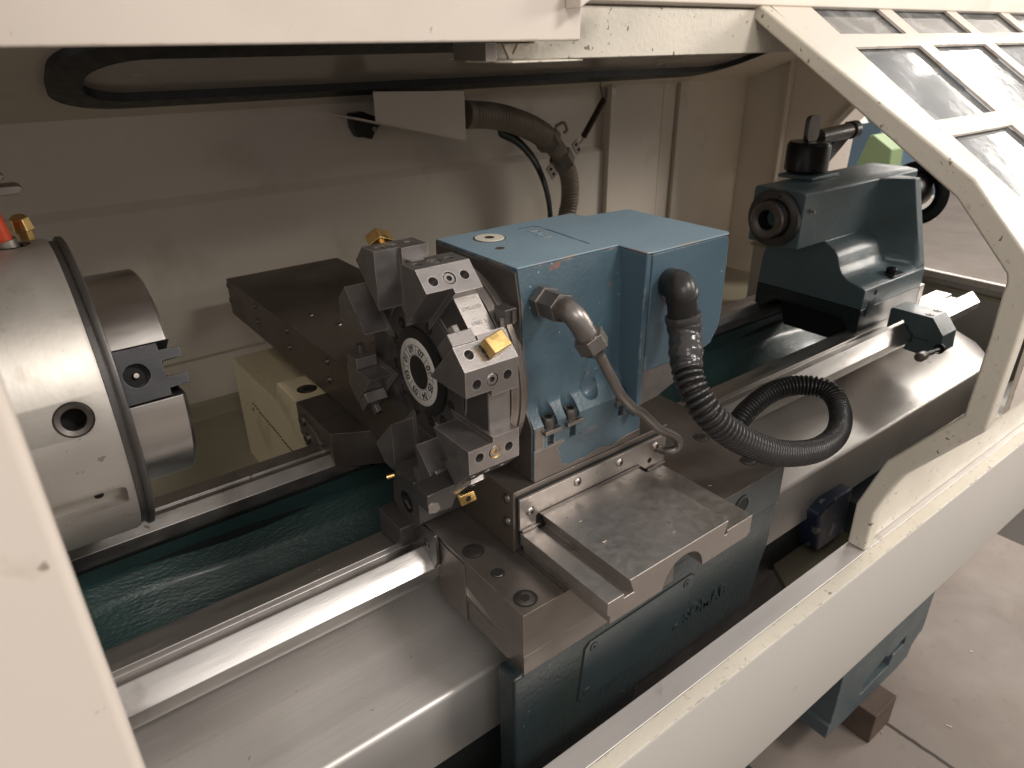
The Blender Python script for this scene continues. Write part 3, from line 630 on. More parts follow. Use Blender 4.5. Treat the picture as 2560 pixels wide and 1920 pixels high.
for (x0, y0), (x1, y1) in (((.5448, .7057), (.5695, .7045)), ((.5695, .7045), (.5740, .6980)), ((.5740, .6980), (.5654, .5930))):
    d = Vector((x1-x0, y1-y0, 0)); gl.obox(((x0+x1)/2, (y0+y1)/2, -.2143), d, (-d.y, d.x, 0), (0, 0, 1), d.length/2, .0007, .0004)
obj('cast_outline', gl, 'motor', tu)
text_obj('cast_number', '1709', .020, (.5500, .6700, -.2143), (-.12, -1, 0), (1, -.12, 0), 'blue_lit', tu, .0008, offset=.0003)
pg = obj('top_plug', B().lathe([(0, 0), (0, .0165), (.0005, .0185), (.0012, .0180), (.0012, .0062), (-.001, .0058), (-.001, 0)], (.4900, .6920, -.2145), (0, 0, 1), 40), mat('pale_plug', (.55, .53, .44), .5), tu)
obj('plug_gap', B().lathe([(.0002, .0186), (.0006, .0198), (.0001, .0200)], (.4900, .6920, -.2145), (0, 0, 1), 40), 'spring', pg)
obj('plug_socket', B().cyl((.4900, .6920, -.2143), (.4900, .6920, -.21305), .0064, seg=6), 'spring', pg)
obj('top_hole', B().cyl((.4722, .6457, -.2143), (.4722, .6457, -.2140), .0055), 'brown', tu)
# motor half
mp_ = [(.5976, -.2166), (.7300, -.2166), (.7372, -.2230), (.7385, -.3250), (.7350, -.3420), (.7230, -.3600), (.7050, -.3650), (.5976, -.3660)]
obj('motor_housing', B().prism(mp_, .5225, .6990, 'y'), 'motor', tu, .0025, seg=3)
obj('motor_flank', B().box(.5890, .5975, .5240, .70, -.4270, -.2166), 'motor', tu, .002)
obj('mounting_face', B().prism([(.5980, -.3664), (.7080, -.3655), (.7000, -.3730), (.6700, -.3960), (.6300, -.4100), (.5980, -.4130)], .5260, .6900, 'y'), 'turret', tu, .001)
obj('motor_cap', B().lathe([(0, 0), (0, .056), (.006, .055), (.012, .048), (.014, 0)], (.7386, .600, -.2860), (1, 0, 0), 64), 'motor', tu, sharp=60)
# fixing bolts in the pockets
for x_ in (.4628, .4972, .5790):
    ws = obj('clamp_washer', B().box(x_-.0125, x_+.0135, .5345, .5560, -.4095, -.4042), 'pipe', tu, .0008)
    cap_screw((x_, .5455, -.4042), (0, 0, 1), .0085, .0135, ws, name='fixing_bolt', sink=.35, hexr=.52)
# tool disc ---------------------------------------------------------
def octa(ap_): 
    r = ap_/math.cos(PI/8); return [(TX.y-r*math.cos(R(22.5+45*k)), TX.z+r*math.sin(R(22.5+45*k))) for k in range(8)]
disc = obj('tool_disc', B().prism(octa(.1325), .3785, .4068), 'turret', tu, .001)
obj('disc_boss', B().lathe([(.3745, 0), (.3745, .0850), (.3755, .0870), (.3800, .0870), (.3800, 0)], (0, TX.y, TX.z), (1, 0, 0), 96), 'turret_dark', tu, sharp=50)
obj('disc_groove', B().lathe([(.3770, .0880), (.3766, .0895), (.3772, .0910), (.3800, .0910), (.3800, .0880)], (0, TX.y, TX.z), (1, 0, 0), 96, close=True), 'turret', tu)
obj('disc_face', B().prism(octa(.1316), .3778, .3784), 'turret_dark', tu)
obj('index_rim', B().lathe([(.4070, 0), (.4070, .1200), (.4100, .1275), (.4180, .1285), (.4190, .1265), (.4215, .1265), (.4225, .1290), (.4290, .1290), (.4300, .1240), (.4360, .1230), (.4360, 0)], (0, .6720, -.3520), (1, 0, 0), 128), 'brown', tu, sharp=30)
A_, T_ = .146, .0605
def F(n_, s_, k=0):       # facet frame -> (y,z) offset, facet k turned up by 45k degrees
    a = R(45*k); return (-(n_*math.cos(a)-s_*math.sin(a)), n_*math.sin(a)+s_*math.cos(a))
def mirror(n_, s_):
    r = math.hypot(n_, s_); p = math.atan2(s_, n_); return (r*math.cos(R(45)-p), r*math.sin(R(45)-p))
def kite(t, nin=None):
    P1 = (A_, t); P2 = mirror(A_, t); apx = (t/math.tan(R(22.5)), t)
    return [F(*P1), F(A_, T_), F(*P2), F(*apx)]
blk = B().prism(kite(.0315), .3410, .3732); 
blk2 = kite(.0250); blk.prism(blk2, .3730, .4078)
cut = B()
for side in (0, 1):
    for x_ in (.3548, .3938):
        s_ = .0435
        p_out = (A_+.004, s_); p_in = (A_-.014, s_)
        if side: p_out, p_in = mirror(*p_out), mirror(*p_in)
        cut.cyl((x_, *F(*p_in)), (x_, *F(*p_out)), .0056, seg=28)
    p_out = (A_+.004, .0435); p_in = (A_-.0040, .0435)
    if side: p_out, p_in = mirror(*p_out), mirror(*p_in)
    cut.cyl((.3745, *F(*p_in)), (.3745, *F(*p_out)), .0077, seg=32)
src = obj('clamp_block', blk, 'turret', tu, .0010, cut=cut, local=TX)
scr = []
for side in (0, 1):
    p0 = (A_-.0040, .0435); p1 = (A_, .0435)
    if side: p0, p1 = mirror(*p0), mirror(*p1)
    d = Vector((0, *F(*p1)))-Vector((0, *F(*p0)))
    scr.append(obj('clamp_screw', B().lathe([(0, 0), (0, .0064), (.0030, .0064), (.0036, .0058), (.0036, .0034), (.0006, .0032), (.0006, 0)], (.3745, *F(*p0)), d, 28), 'turret', src, sharp=30))
    hk = obj('hex_socket', B().cyl(Vector((.3745, *F(*p0)))+d.normalized()*.0007, Vector((.3745, *F(*p0)))+d.normalized()*.0010, .0034, seg=6), 'hole', src)
    hk.parent = src; hk.location = (0, 0, 0); scr[-1].location = (0, 0, 0); scr.append(hk)
for k in range(1, 8):
    rot = (-R(45*k), 0, 0)
    c = copy_child(src, tu, TX, rot)
    for s_ in scr: q = s_.copy(); COL.objects.link(q); q.parent = c; q.location = (0, 0, 0)
fz_ = Vector((0, *F(A_, -.0435))); obj('brass_filled_hole', B().lathe([(-.004, 0), (-.004, .0078), (.0003, .0078), (-.0010, .0060), (-.0022, 0)], Vector((.3760, TX.y, TX.z))+fz_, (0, -1, 0), 32), 'brass', tu, sharp=50)
# hub with the number ring
obj('hub', B().lathe([(.3690, 0), (.3690, .0520), (.3700, .0560), (.3745, .0560), (.3745, 0)], (0, TX.y, TX.z), (1, 0, 0), 80), 'black', tu, sharp=40)
rg = obj('number_ring', B().lathe([(.3684, .0214), (.3681, .0222), (.3681, .0420), (.3685, .0425), (.3690, .0425), (.3690, .0214)], (0, TX.y, TX.z), (1, 0, 0), 96, close=True), 'ring_white', tu, sharp=40)
ib = B()
def ringline(b, r0, r1, x0=.3679, x1=.3683): b.lathe([(x0, r0), (x0, r1), (x1, r1), (x1, r0)], (0, TX.y, TX.z), (1, 0, 0), 96, close=True)
ringline(ib, .0344, .0350); ringline(ib, .0222, .0227)
def tp(a, r, x): return Vector((x, TX.y-r*math.cos(R(a)), TX.z+r*math.sin(R(a))))
for k in range(8):
    a = 45*k+2; u_ = tp(a, 1, 0)-tp(a, 0, 0); ib.obox(tp(a, .0285, .3681), u_, Vector((1, 0, 0)).cross(u_), (1, 0, 0), .0060, .00035, .0002)
    ib.cyl(tp(a, .0385, .3679), tp(a, .0385, .3682), .0006, seg=10)
obj('ring_lines', ib, 'ink', rg)
for num, a in (('01', 157.5), ('02', 202.5), ('03', 247.5), ('04', 292.5), ('05', 337.5), ('06', 22.5), ('07', 67.5), ('08', 112.5)):
    a += 2; up = (tp(a, 1, 0)-tp(a, 0, 0)); rd = Vector((0, -math.sin(R(a)), -math.cos(R(a))))
    text_obj('station_number', num, .0122, tp(a, .0288, .3680), rd, up, 'ink', rg, .0001, offset=.00035)
for k in range(12):
    a = 30*k+10; cs_ = obj('hub_bolt', B().lathe([(.3725, 0), (.3725, .0036), (.3730, .0042), (.3746, .0042)], (0, *tp(a, .0645, 0)[1:]), (1, 0, 0), 16), 'black', tu)
    obj('bolt_pocket', B().cyl((.3740, *tp(a, .0655, 0)[1:]), (.3744, *tp(a, .0655, 0)[1:]), .0072, seg=20), 'hole', cs_)
# engraved marks on the facet between the two upper clamp blocks
fn = Vector((0, *F(1, 0, 1))); fs = Vector((0, *F(0, 1, 1)))
pm = Vector((.3915, TX.y, TX.z))+fn*.1327
obj('facet_plate', B().obox(pm-fn*.0006, (1, 0, 0), fs, fn, .0152, .0295, .0006), 'slide', tu)
text_obj('engraved_number', '0796437D', .0058, pm+fn*.0001+fs*.010, (1, 0, 0), fs, 'etched', tu, .0001)
text_obj('engraved_number', '1980 3', .0070, pm+fn*.0001-fs*.008, (1, 0, 0), fs, 'etched', tu, .0001)
# wedges that clamp the tools, with their bolts
def wedge(k, sgn, bolt_len=.012):
    """tool wedge beside the clamp block: facet k, on the side sgn*s"""
    n_ = Vector((0, *F(1, 0, k))); s_ = Vector((0, *F(0, 1, k)))*sgn
    c0 = Vector((.3565, TX.y, TX.z))
    wd = obj('tool_wedge', B().obox(c0+n_*(A_-.0150)+s_*.0235, (1, 0, 0), s_, n_, .0148, .0075, .0150), 'turret', tu, .0010)
    p = c0+n_*(A_-.0105)+s_*.0160+Vector((.001, 0, 0))
    bo = obj('wedge_bolt', B().cyl(p, p-s_*bolt_len, .0066, seg=6, start=(1, 0, 0)), 'pipe', wd, .0010)
    return wd
wedge(1, -1, .010); wedge(4, 1); wedge(5, -1); wedge(6, 1); wedge(7, 1, .009); wedge(7, -1, .009);
# brass coolant nozzles screwed into clamp blocks
def nozzle(k, s_, x_, tw, lift=.0):
    n_ = Vector((0, *F(1, 0, k))); sv = Vector((0, *F(0, 1, k)))
    p = Vector((x_, TX.y, TX.z))+n_*(A_+lift)+sv*s_
    u = (Vector((1, 0, 0))*math.cos(R(tw))+sv*math.sin(R(tw))); v = n_.cross(u)
    nz = obj('coolant_nozzle', B().obox(p+n_*.0095, u, v, n_, .0125, .0098, .0072), 'brass', tu, .0014)
    obj('nozzle_neck', B().cyl(p-n_*.001, p+n_*.004, .0052), 'brass', nz)
    return nz
nozzle(1, -.0435, .3835, 12); nozzle(3, -.0500, .3720, 30, .003)
obj('index_switch', B().box(.4110, .4270, .5560, .5760, -.2690, -.2520), 'turret_dark', tu, .001)
obj('switch_tab', B().box(.4080, .4118, .5570, .5600, -.2700, -.2600), 'screw_grey', tu)
obj('switch_tab', B().box(.4190, .4215, .5530, .5558, -.2680, -.2530), 'screw_grey', tu)

# ------------------------------------------------------------------ tools held by the turret
bh = thing('boring_bar_holder', 'dark steel boring bar holder with a large round bore under the turret', 'tool holder', (.37, .67, -.56))
bp_ = [(.6990, -.5005), (.7000, -.4835), (.6955, -.4835), (.6494, -.4850), (.6440, -.4970), (.6410, -.5100), (.6390, -.5180), (.6400, -.5420), (.6520, -.5560), (.6700, -.5620), (.6900, -.5590), (.7040, -.5500), (.7080, -.5380), (.7070, -.5143)]
obj('holder_body', B().prism(bp_, .3350, .4050), 'turret_dark', bh, .0015, cut=B().cyl((.33, .6727, -.5262), (.41, .6727, -.5262), .0150, seg=48))
obj('bore_wall', B().lathe([(.3352, .0150), (.4030, .0150), (.4035, 0)], (0, .6727, -.5262), (1, 0, 0), 40), 'black', bh)
obj('brass_jet', B().lathe([(0, .0032), (.010, .0038), (.010, .0020), (0, .0018)], (.3345, .6985, -.4985), (-.9, .35, -.15), 16, close=True), 'brass', bh)
obj('side_slot', B().box(.3344, .3352, .6460, .6490, -.4960, -.4870), 'hole', bh)
tt_ = thing('turning_tool', 'dark turning tool with a gold insert at the underside of the turret', 'cutting tool', (.35, .57, -.48))
obj('tool_shank', B().prism([(.3108, -.4520), (.3108, -.4750), (.3140, -.4790), (.3300, -.4800), (.3420, -.4810), (.3480, -.4700), (.3560, -.4640), (.3700, -.4600), (.3700, -.4500)], .5720, .6040, 'y'), 'turret_dark', tt_, .001)
obj('chipped_end', B().prism([(.3112, -.4650), (.3112, -.4745), (.3200, -.4775), (.3260, -.4740), (.3235, -.4660), (.3170, -.4640)], .5708, .5722, 'y'), 'slide', tt_)
gi = obj('gold_insert', B().prism([(.3486, -.4665), (.3522, -.4806), (.3731, -.4800), (.3692, -.4662)], .5660, .5710, 'y'), 'brass', tt_, .0005)
obj('insert_hole', B().cyl((.3612, .5662, -.4735), (.3612, .5656, -.4735), .0034), 'hole', gi)

# ================================================================== HYDRAULIC PIPE AND CONDUIT
hpz = thing('hydraulic_pipe', 'bent zinc hydraulic pipe with hex fittings on the blue turret', 'pipe', (.46, .53, -.25))
obj('banjo_nut', B().cyl((.4650, .5600, -.2535), (.4640, .5480, -.2530), .0185, seg=6), 'pipe', hpz, .0008)
obj('hex_nut', B().cyl((.4645, .5500, -.2532), (.4622, .5220, -.2520), .0170, seg=6), 'pipe', hpz, .0008)
obj('elbow', B().tube([(.4622, .5280, -.2520), (.4610, .5140, -.2505), (.4612, .5050, -.2535), (.4650, .5000, -.2610), (.4710, .4960, -.2740), (.4740, .4950, -.2800)], .0122, 24, 30), 'pipe', hpz, sharp=60)
obj('hex_nut', B().cyl((.4735, .4955, -.2770), (.4810, .4915, -.2910), .0180, seg=6), 'pipe', hpz, .0008)
obj('nut_neck', B().cyl((.4810, .4915, -.2910), (.4860, .4898, -.2985), .0150, .0078, seg=20), 'pipe', hpz)
obj('pipe', B().tube([(.4835, .4905, -.2930), (.4890, .4880, -.3060), (.5010, .4850, -.3290), (.5180, .4850, -.3560), (.5430, .4890, -.3820), (.5680, .4950, -.4010), (.6080, .5010, -.4390), (.6380, .5040, -.4600), (.6520, .5030, -.4730), (.6530, .5040, -.4860), (.6440, .5120, -.4910), (.6430, .5330, -.4960)], .0060, 18, 110), 'pipe', hpz, sharp=60)
cz = thing('power_conduit', 'black ribbed conduit looping over the steel cover beside the turret', 'conduit', (.62, .5, -.4))
el = obj('conduit_elbow', B().tube([(.6300, .5260, -.2590), (.6230, .5100, -.2540), (.6180, .4980, -.2530), (.6150, .4920, -.2590), (.6160, .4900, -.2720), (.6190, .4880, -.2960)], .0175, 28, 40), 'black', cz, sharp=60)
obj('elbow_flange', B().lathe([(0, 0), (0, .0205), (.0040, .0200), (.0060, .0170), (.0060, 0)], (.6330, .5225, -.2600), (-.2, -1, .1), 32), 'pipe', el, sharp=60)
obj('elbow_corner', B().lathe([(-.014, 0), (-.014, .0170), (.003, .0180), (.009, .0150), (.011, 0)], (.6160, .4905, -.2600), (-.35, -.5, .8), 28), 'black', el, sharp=60)
tp_path = [(.6175, .4890, -.2850), (.6190, .4860, -.2990), (.6140, .4790, -.3120), (.6060, .4700, -.3230), (.6010, .4640, -.3320), (.5985, .4580, -.3400)]
def tapef(L): return .0205+.0007*math.sin(L*170)+.0005*math.sin(L*430)-.035*L
obj('tape_wrap', B().tube(tp_path, .016, 28, 60, tapef), 'tape', cz, sharp=60)
hp_ = [(.6010, .4650, -.3300), (.5969, .4600, -.3370), (.5917, .4400, -.3604), (.6049, .4200, -.3900), (.6563, .4100, -.4330), (.7436, .4100, -.4835), (.8574, .4200, -.5267), (.9700, .4480, -.5535), (1.0500, .4880, -.5560), (1.0803, .5300, -.5445), (1.0560, .5700, -.5422), (1.0060, .5880, -.5462), (.9396, .5850, -.5546), (.8911, .5750, -.5677), (.8700, .5700, -.5900)]
LL = plen(hp_)
def ribs(pitch, r, d): return lambda L: r-d*(.5+.5*math.cos(2*PI*L/pitch))**2.4
nseg = int(LL/.0076*12)
obj('ribbed_hose', B().tube(hp_, .0168, 26, nseg, ribs(.0076, .0178, .0042)), 'conduit', cz, sharp=80)

# ================================================================== TAILSTOCK
ts = thing('tailstock', 'dark blue-green tailstock standing on the bed ways at the right', 'tailstock', (1.65, .84, -.6))
arc = [(.7690+.045*math.cos(R(a)), -.4500+.045*math.sin(R(a))) for a in ()]
body = [(.7040, -.5465), (.7040, -.5020), (.7075, -.4990), (.7250, -.4945), (.7480, -.4880), (.7640, -.4760), (.7740, -.4600), (.7800, -.4420), (.7900, -.4280), (.8180, -.4133), (.8180, -.2960), (.9410, -.2960), (.9410, -.4150), (.9600, -.4400), (.9700, -.4742), (.9740, -.5465)]
# front: outer face keeps the web, scooped between the ends
bm_ = B(); XS = [1.5100, 1.5180, 1.54, 1.58, 1.62, 1.66, 1.70, 1.7300, 1.7500, 1.7620, 1.7700, 1.7880]
def tail_prof(x):
    t = max(0, min(1, (x-1.70)/.065)); t = t*t*(3-2*t)
    P = []
    for y, z in body:
        if y < .8179 and z > -.495 and t > 0:
            # rib: straight line from foot to the top
            zz = z; yl = .706+(zz+.497)*.285; y = y*(1-t)+min(y, yl)*t
        elif abs(y-.818) < .001 and z > -.42 and t > 0:
            yl = .706+(z+.497)*.285; y = y*(1-t)+min(y, yl)*t
        P.append((y, z))
    return P
rings = [[bm_.bm.verts.new((x, *p)) for p in tail_prof(x)] for x in XS]
for p, q in zip(rings, rings[1:]):
    n = len(p)
    for i in range(n): bm_.face([p[i], p[(i+1) % n], q[(i+1) % n], q[i]])
bm_.face(rings[0]); bm_.face(rings[-1][::-1])
obj('body', bm_, 'teal', ts, .003, sharp=30, seg=3)
obj('barrel', B().prism([(.8165, -.4135), (.8165, -.2965), (.8215, -.2930), (.8480, -.2905), (.9380, -.2915), (.9425, -.2970), (.9425, -.4135)], 1.3970, 1.8900), 'teal', ts, .003, seg=3)
obj('top_pad', B().box(1.5200, 1.6350, .8800, .9680, -.2905, -.2820), 'teal', ts, .002)
obj('base_plate', B().prism([(.7045, -.5472), (.7045, -.6000), (.7280, -.6000), (.7420, -.5760), (.9340, -.5760), (.9500, -.6000), (.9740, -.6000), (.9740, -.5472)], 1.5105, 1.7860), 'plate', ts, .0015)
obj('base_end', B().prism([(.7045, -.5472), (.7045, -.6000), (.9740, -.6000), (.9740, -.5472)], 1.7865, 1.8120), 'pipe', ts, .0012)
obj('clamp_plate', B().prism([(.7500, -.5765), (.7500, -.6000), (.7750, -.6550), (.9150, -.6550), (.9330, -.6000), (.9330, -.5765)], 1.5600, 1.7000), 'dark', ts, .003)
fr_ = obj('quill_flange', B().lathe([(1.3850, .0440), (1.3850, .0600), (1.3862, .0622), (1.3970, .0625), (1.3970, .0440)], (0, .8800, -.3540), (1, 0, 0), 80, close=True), 'turret_dark', ts, sharp=40)
for a in (78, -42, 198):
    p = Vector((1.3850, .88-.0530*math.cos(R(a)), -.354+.0530*math.sin(R(a)))); cap_screw(p, (-1, 0, 0), .0050, .0022, fr_, name='flange_screw')
q_ = obj('quill', B().lathe([(1.4050, .0210), (1.3640, .0215), (1.3628, .0230), (1.3628, .0375), (1.3660, .0408), (1.4050, .0412), (1.4050, .0210)], (0, .8800, -.3540), (1, 0, 0), 80), 'pipe', ts, sharp=40)
obj('quill_bore', B().lathe([(1.3640, .0215), (1.4800, .0150), (1.4810, 0)], (0, .8800, -.3540), (1, 0, 0), 48), 'hole', q_)
for x_, y_, z_ in ((1.4260, .8165, -.3335), (1.7900, .8150, -.3480)):
    obj('grease_nipple', B().lathe([(0, 0), (0, .0048), (.003, .0048), (.003, .0030), (.006, .0026), (.008, .0036), (.010, .0030), (.0105, 0)], (x_, y_, z_), (0, -1, 0), 12), 'screw_grey', ts, sharp=30)
cap_screw((1.6560, .7230, -.4950), (0, 0, 1), .0115, .0150, ts, name='foot_bolt', m='black')
obj('bolt_seat', B().box(1.6330, 1.6900, .7045, .7330, -.4975, -.4935), 'plate', ts, .0015)
obj('foot_hole', B().cyl((1.5600, .7041, -.5150), (1.5600, .7036, -.5150), .0065), 'hole', ts)
obj('pointer_plate', B().prism([(1.5380, -.5310), (1.5680, -.5280), (1.5640, -.5620), (1.5320, -.5660)], .7030, .7042, 'y'), 'plate', ts, .0006)
nt_ = obj('clamp_nut', B().lathe([(0, 0), (0, .0440), (.004, .0485), (.058, .0485), (.064, .0450), (.066, .0430), (.066, 0)], (1.5780, .9350, -.2790), (0, 0, 1), 64), 'black', ts, sharp=40)
obj('nut_tab', B().prism(rr(1.5540, 1.6020, -.2130, -.1560, .014, 6), .9290, .9400, 'y'), 'brown', ts, .001)
hl = obj('handle_bar', B().lathe([(0, 0), (0, .0175), (.120, .0180), (.122, .0150), (.128, .0150), (.130, .0210), (.150, .0210), (.153, .0180), (.153, 0)], (1.6300, .9450, -.2090), (1, -.03, .05), 40), 'turret_dark', ts, sharp=40)
obj('lever_arm', B().obox((1.720, .965, -.2550), (.70, -.10, .62), (0, 1, .1), (-.6, 0, .7), .0850, .0060, .0190), 'black', ts, .0015)
obj('hand_wheel', B().lathe([(0, .064), (.012, .082), (.024, .064), (.012, .046)], (1.975, .850, -.3700), (1, 0, 0), 64, close=True), 'black', ts, sharp=70)
obj('wheel_web', B().cyl((1.8910, .855, -.3600), (1.990, .855, -.3600), .045, seg=32), 'black', ts)

# ================================================================== BED STOP
st = thing('bed_stop', 'small dark teal stop block clamped on the front way', 'stop block', (1.63, .62, -.62))
spf = [(.6760, -.5520), (.5880, -.5520), (.5590, -.5860), (.5560, -.6260), (.5900, -.6420), (.6330, -.6400), (.6300, -.6200), (.6190, -.6200), (.6200, -.5995), (.6210, -.6015), (.6440, -.5785), (.6500, -.5730), (.6540, -.5790), (.6760, -.5995), (.6800, -.5995), (.6800, -.5560)]
sb = obj('stop_body', B().prism(spf, 1.5990, 1.6640), 'teal', st, .0015)
for x_, y_ in ((1.6145, .6020), (1.6530, .6030)): sunk_screw((x_, y_, -.5519), (0, 0, 1), .0085, sb)
obj('split_line', B().box(1.5984, 1.5992, .585, .620, -.6068, -.6058), 'hole', sb)
lv = obj('clamp_lever', B().tube([(1.6060, .5560, -.6130), (1.5700, .5540, -.6100), (1.5000, .5500, -.6010)], .0058, 16, 24), 'black', st, sharp=60)
obj('lever_collar', B().cyl((1.5920, .5555, -.6120), (1.5850, .5550, -.6110), .0110), 'black', lv)
obj('lever_knob', B().lathe([(0, 0), (0, .0075), (.004, .0105), (.026, .0105), (.034, .0070), (.036, 0)], (1.5020, .5500, -.6013), (-1, -.05, .12), 24), 'pipe', lv, sharp=50)

# ================================================================== CABLE HOSE BEHIND THE TURRET
gb = thing('cable_gusset', 'triangular cream sheet bracket hanging under the hood', 'bracket', (1.0, 1.7, -.15))
obj('gusset_plate', B().prism([(.789, -.0950), (1.0370, -.1050), (1.0370, -.2205), (.789, -.1606)], 1.5550, 1.5580, 'y'), 'cream_in', gb, .001)
obj('gusset_side', B().prism([(1.034, 1.5582), (1.034, 1.565), (1.037, 1.565), (1.037, 1.5582)], -.2200, -.108, 'z'), 'cream_in', gb)
obj('gusset_floor', B().prism([(.740, -.1500), (1.0340, -.2220), (1.0340, -.2190), (.740, -.1470)], 1.5585, 1.7300, 'y'), 'cream_in', gb)
jb = thing('cable_gland', 'black cable gland half hidden behind the triangular bracket', 'cable gland', (.85, 1.73, -.19))
obj('gland_body', B().prism([(.8060, -.1520), (.8380, -.1500), (.8960, -.1740), (.8680, -.1980), (.8560, -.2180), (.8350, -.2110), (.8180, -.2100), (.8060, -.1850)], 1.7150, 1.7450, 'y'), 'black', jb, .003)
obj('gland_screw', B().cyl((.8640, 1.7150, -.1930), (.8640, 1.7120, -.1930), .0060), 'clampm', jb)
gh = thing('ribbed_cable_hose', 'grey-brown ribbed cable hose curving down behind the turret', 'hose', (1.2, 1.6, -.2))
h1 = [(1.0700, 1.6000, -.1640), (1.1050, 1.6000, -.1670), (1.1500, 1.6000, -.1720), (1.2000, 1.6000, -.1830), (1.2700, 1.6000, -.2060), (1.3200, 1.6000, -.2300), (1.3550, 1.6000, -.2560)]
obj('hose_section', B().tube(h1, .03, 28, int(plen(h1)/.0095*8), ribs(.0095, .0340, .0032)), 'hose', gh, sharp=80)
obj('hose_cuff', B().cyl((1.0680, 1.60, -.1640), (1.0870, 1.60, -.1655), .0350), 'hose', gh)
h2 = [(1.3480, 1.6000, -.2480), (1.3850, 1.6000, -.2850), (1.4030, 1.6000, -.3150), (1.4250, 1.6000, -.3500), (1.4330, 1.6000, -.3850), (1.4330, 1.6000, -.4300), (1.4240, 1.6000, -.4700), (1.4150, 1.60, -.5150)]
obj('hose_section', B().tube(h2, .026, 28, int(plen(h2)/.0090*8), ribs(.0090, .0275, .0028)), 'hose', gh, sharp=80)
d1 = Vector((.70, 0, -.62)).normalized(); d2 = Vector((.58, 0, -.80)).normalized()
obj('pipe_clip', B().lathe([(-.012, .0360), (-.012, .0385), (.012, .0385), (.012, .0360)], (1.3480, 1.60, -.2500), d1, 6, close=True), 'clampm', gh, .001)
obj('clip_hook', B().tube([(1.3720, 1.60, -.2150), (1.3950, 1.59, -.2050), (1.4080, 1.59, -.2250), (1.3980, 1.59, -.2320)], .0045, 10, 20), 'clampm', gh)
obj('pipe_clip', B().lathe([(-.020, .0330), (-.020, .0355), (.020, .0355), (.020, .0330)], (1.4000, 1.60, -.3080), d2, 6, close=True), 'clampm', gh, .001)
for (cx_, cz_) in ((1.4480, -.2760), (1.3530, -.3350)):
    ear = obj('clip_ear', B().obox((cx_, 1.590, cz_), d2, Vector((.8, 0, .58)), (0, 1, 0), .0200, .0125, .0020), 'clampm', gh, .001)
    for s_ in (-1, 1):
        p = Vector((cx_, 1.588, cz_))+d2*.009*s_; obj('ear_hole', B().cyl(p, p+Vector((0, -.001, 0)), .0048), 'hole', ear)
rs_ = thing('rubber_edge_strip', 'curved black rubber edging with a grey-green stripe behind the turret', 'rubber strip', (1.3, 1.62, -.4))
pts_s = [(1.1900, 1.6200, -.2150), (1.2500, 1.6200, -.2450), (1.3050, 1.6200, -.2950), (1.3450, 1.6200, -.3600), (1.3660, 1.6200, -.4200), (1.3750, 1.6200, -.4800), (1.3760, 1.62, -.5400)]
obj('rubber_band', B().tube(pts_s, .020, 16, 60, flat=.35), 'rubber', rs_, sharp=60)
obj('stripe', B().tube([(x-.006, y-.0085, z+.0) for x, y, z in pts_s], .0055, 10, 60, flat=.6), mat('grey_green', (.12, .16, .15), .4), rs_, sharp=60)
sp_ = thing('tension_spring', 'dark rusty tension spring hooked to the rear frame post', 'spring', (1.52, 1.6, -.2))
a, b_ = Vector((1.5600, 1.6000, -.1530)), Vector((1.4820, 1.6000, -.2510)); dv = (b_-a); Ls = dv.length; dn = dv.normalized(); u = dn.orthogonal().normalized(); v = dn.cross(u)
hp2 = []
NT = 34
for i in range(NT*10+1):
    t = i/(NT*10); an = 2*PI*NT*t; hp2.append(a+dv*t+(u*math.cos(an)+v*math.sin(an))*.0080)
bs = B(); seg = 5; ringsS = []
for i, p in enumerate(hp2):
    tgt = (hp2[min(i+1, len(hp2)-1)]-hp2[max(0, i-1)]).normalized(); uu = (dn-tgt*dn.dot(tgt)).normalized(); vv = tgt.cross(uu)
    ringsS.append([bs.bm.verts.new(p+(uu*math.cos(2*PI*k/seg)+vv*math.sin(2*PI*k/seg))*.0017) for k in range(seg)])
for p, q in zip(ringsS, ringsS[1:]):
    for k in range(seg): bs.face([p[k], p[(k+1) % seg], q[(k+1) % seg], q[k]])
obj('spring_coil', bs, 'spring', sp_, sharp=80)
obj('spring_core', B().cyl(a, b_, .0070, seg=12), 'spring', sp_)
obj('spring_hook', B().tube([a, a+Vector((.010, .02, .012)), Vector((1.600, 1.66, -.122)), Vector((1.64, 1.70, -.115))], .0016, 8, 20), 'spring', sp_)
obj('spring_hook', B().tube([b_, b_+Vector((-.008, 0, -.012)), (1.4600, 1.600, -.2720)], .0016, 8, 16), 'spring', sp_)

# ================================================================== UNDER THE MACHINE AND THE HALL
wb = thing('timber_block', 'dark oily timber block under the machine foot', 'timber block', (1.47, .45, -1.6))
obj('timber', B().box(1.418, 1.522, .410, .640, -1.6, -1.5035), 'wood', wb, .003)
lb = thing('blue_floor_casting', 'chipped dark blue casting seen in the dark gap under the door', 'casting', (1.2, .5, -.86))
obj('casting_body', B().prism([(1.095, -.800), (1.130, -.788), (1.215, -.790), (1.215, -.90), (1.12, -.90)], .505, .60, 'y'), mat('chipped_blue', (.03, .045, .09), .4, 0, .2, 20, .3, 90, stains=((40, .62, .66, (.3, .32, .28), .7),)), lb, .006)
cb1 = thing('blue_cabinet', 'grey-blue machine far off in the hall through the end opening', 'machine', (6.6, 3.1, -1.6))
obj('cabinet_body', B().box(6.0, 7.4, 2.95, 3.42, -1.595, -.2), 'bluecab', cb1, .01)
obj('cabinet_base', B().box(5.95, 7.4, 2.93, 3.42, -1.60, -1.35), 'white', cb1, .01)
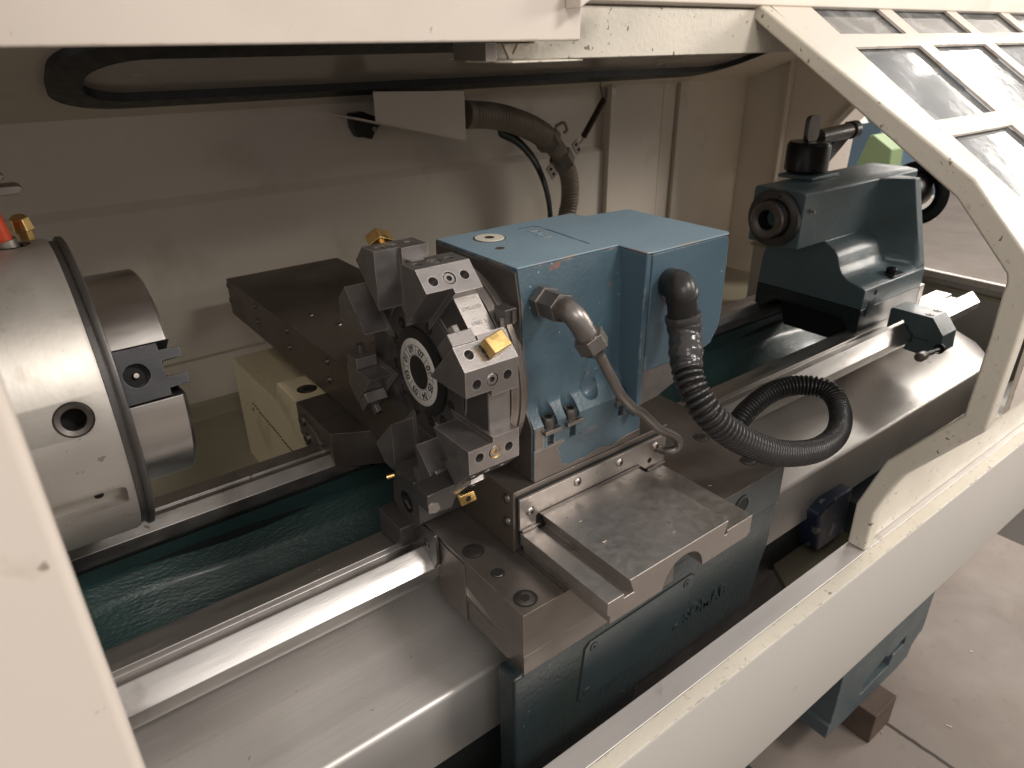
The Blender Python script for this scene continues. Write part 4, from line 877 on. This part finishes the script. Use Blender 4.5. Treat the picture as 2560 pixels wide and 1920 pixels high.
cb2 = thing('white_machine_cover', 'pale grey machine cover far off in the hall beside the opening edge', 'machine cover', (5.2, 3.0, -1.6))
obj('cover_body', B().prism([(2.86, -.20), (2.84, -.50), (2.78, -.565), (3.4, -.565), (3.4, -.2)], 5.30, 5.45), 'white', cb2, .004)
cb3 = thing('green_panel', 'light green machine panel standing in the hall behind the tailstock', 'machine panel', (4.4, 2.2, -1.6))
obj('panel_body', B().prism([(2.40, -1.10), (2.30, -.70), (2.2550, -.535), (2.2300, -.525), (2.10, -.60), (2.06, -1.10)], 4.45, 4.60), 'green', cb3, .01)
rd_ = thing('orange_strap', 'small orange strip beyond the tailstock handle', 'strap', (4.6, 2.55, -.6))
obj('strap_body', B().obox((4.60, 2.500, -.430), (0, .9, .35), (1, 0, 0), (0, -.35, .9), .05, .01, .012), 'red', rd_)

# metal chips scattered on the floor
chips = B()
for k in range(40):
    x_, y_ = random.uniform(1.0, 4.2), random.uniform(-.1, 1.9); a = random.random()*PI
    chips.obox((x_, y_, -1.5985), (math.cos(a), math.sin(a), 0), (-math.sin(a), math.cos(a), 0), (0, 0, 1), random.uniform(.002, .007), random.uniform(.0006, .0014), .0008)
o = obj('metal_chips', chips, mat('pale_chip', (.6, .55, .48), .4, .5)); tag(o, 'pale metal chips scattered on the concrete floor', 'chips', kind='stuff')

sw = B()
for k in range(70):
    t = random.random()
    if t < .5: x_, y_ = random.uniform(-.1, 1.8), random.uniform(.55, .70); z_ = -.7155+(y_-.537)*.25+.0004
    elif t < .75: x_, y_, z_ = random.uniform(.42, .65), random.uniform(.40, .52), -.5090
    else: x_, y_, z_ = random.uniform(.05, 1.4), random.uniform(.693, .727), -.5994
    a = random.random()*PI
    sw.obox((x_, y_, z_), (math.cos(a), math.sin(a), 0), (-math.sin(a), math.cos(a), 0), (0, 0, 1), random.uniform(.0008, .003), random.uniform(.0002, .0005), .0003)
o = obj('fine_swarf', sw, 'screw_grey'); tag(o, 'tiny bright metal shavings lying on the steel surfaces', 'shavings', kind='stuff')
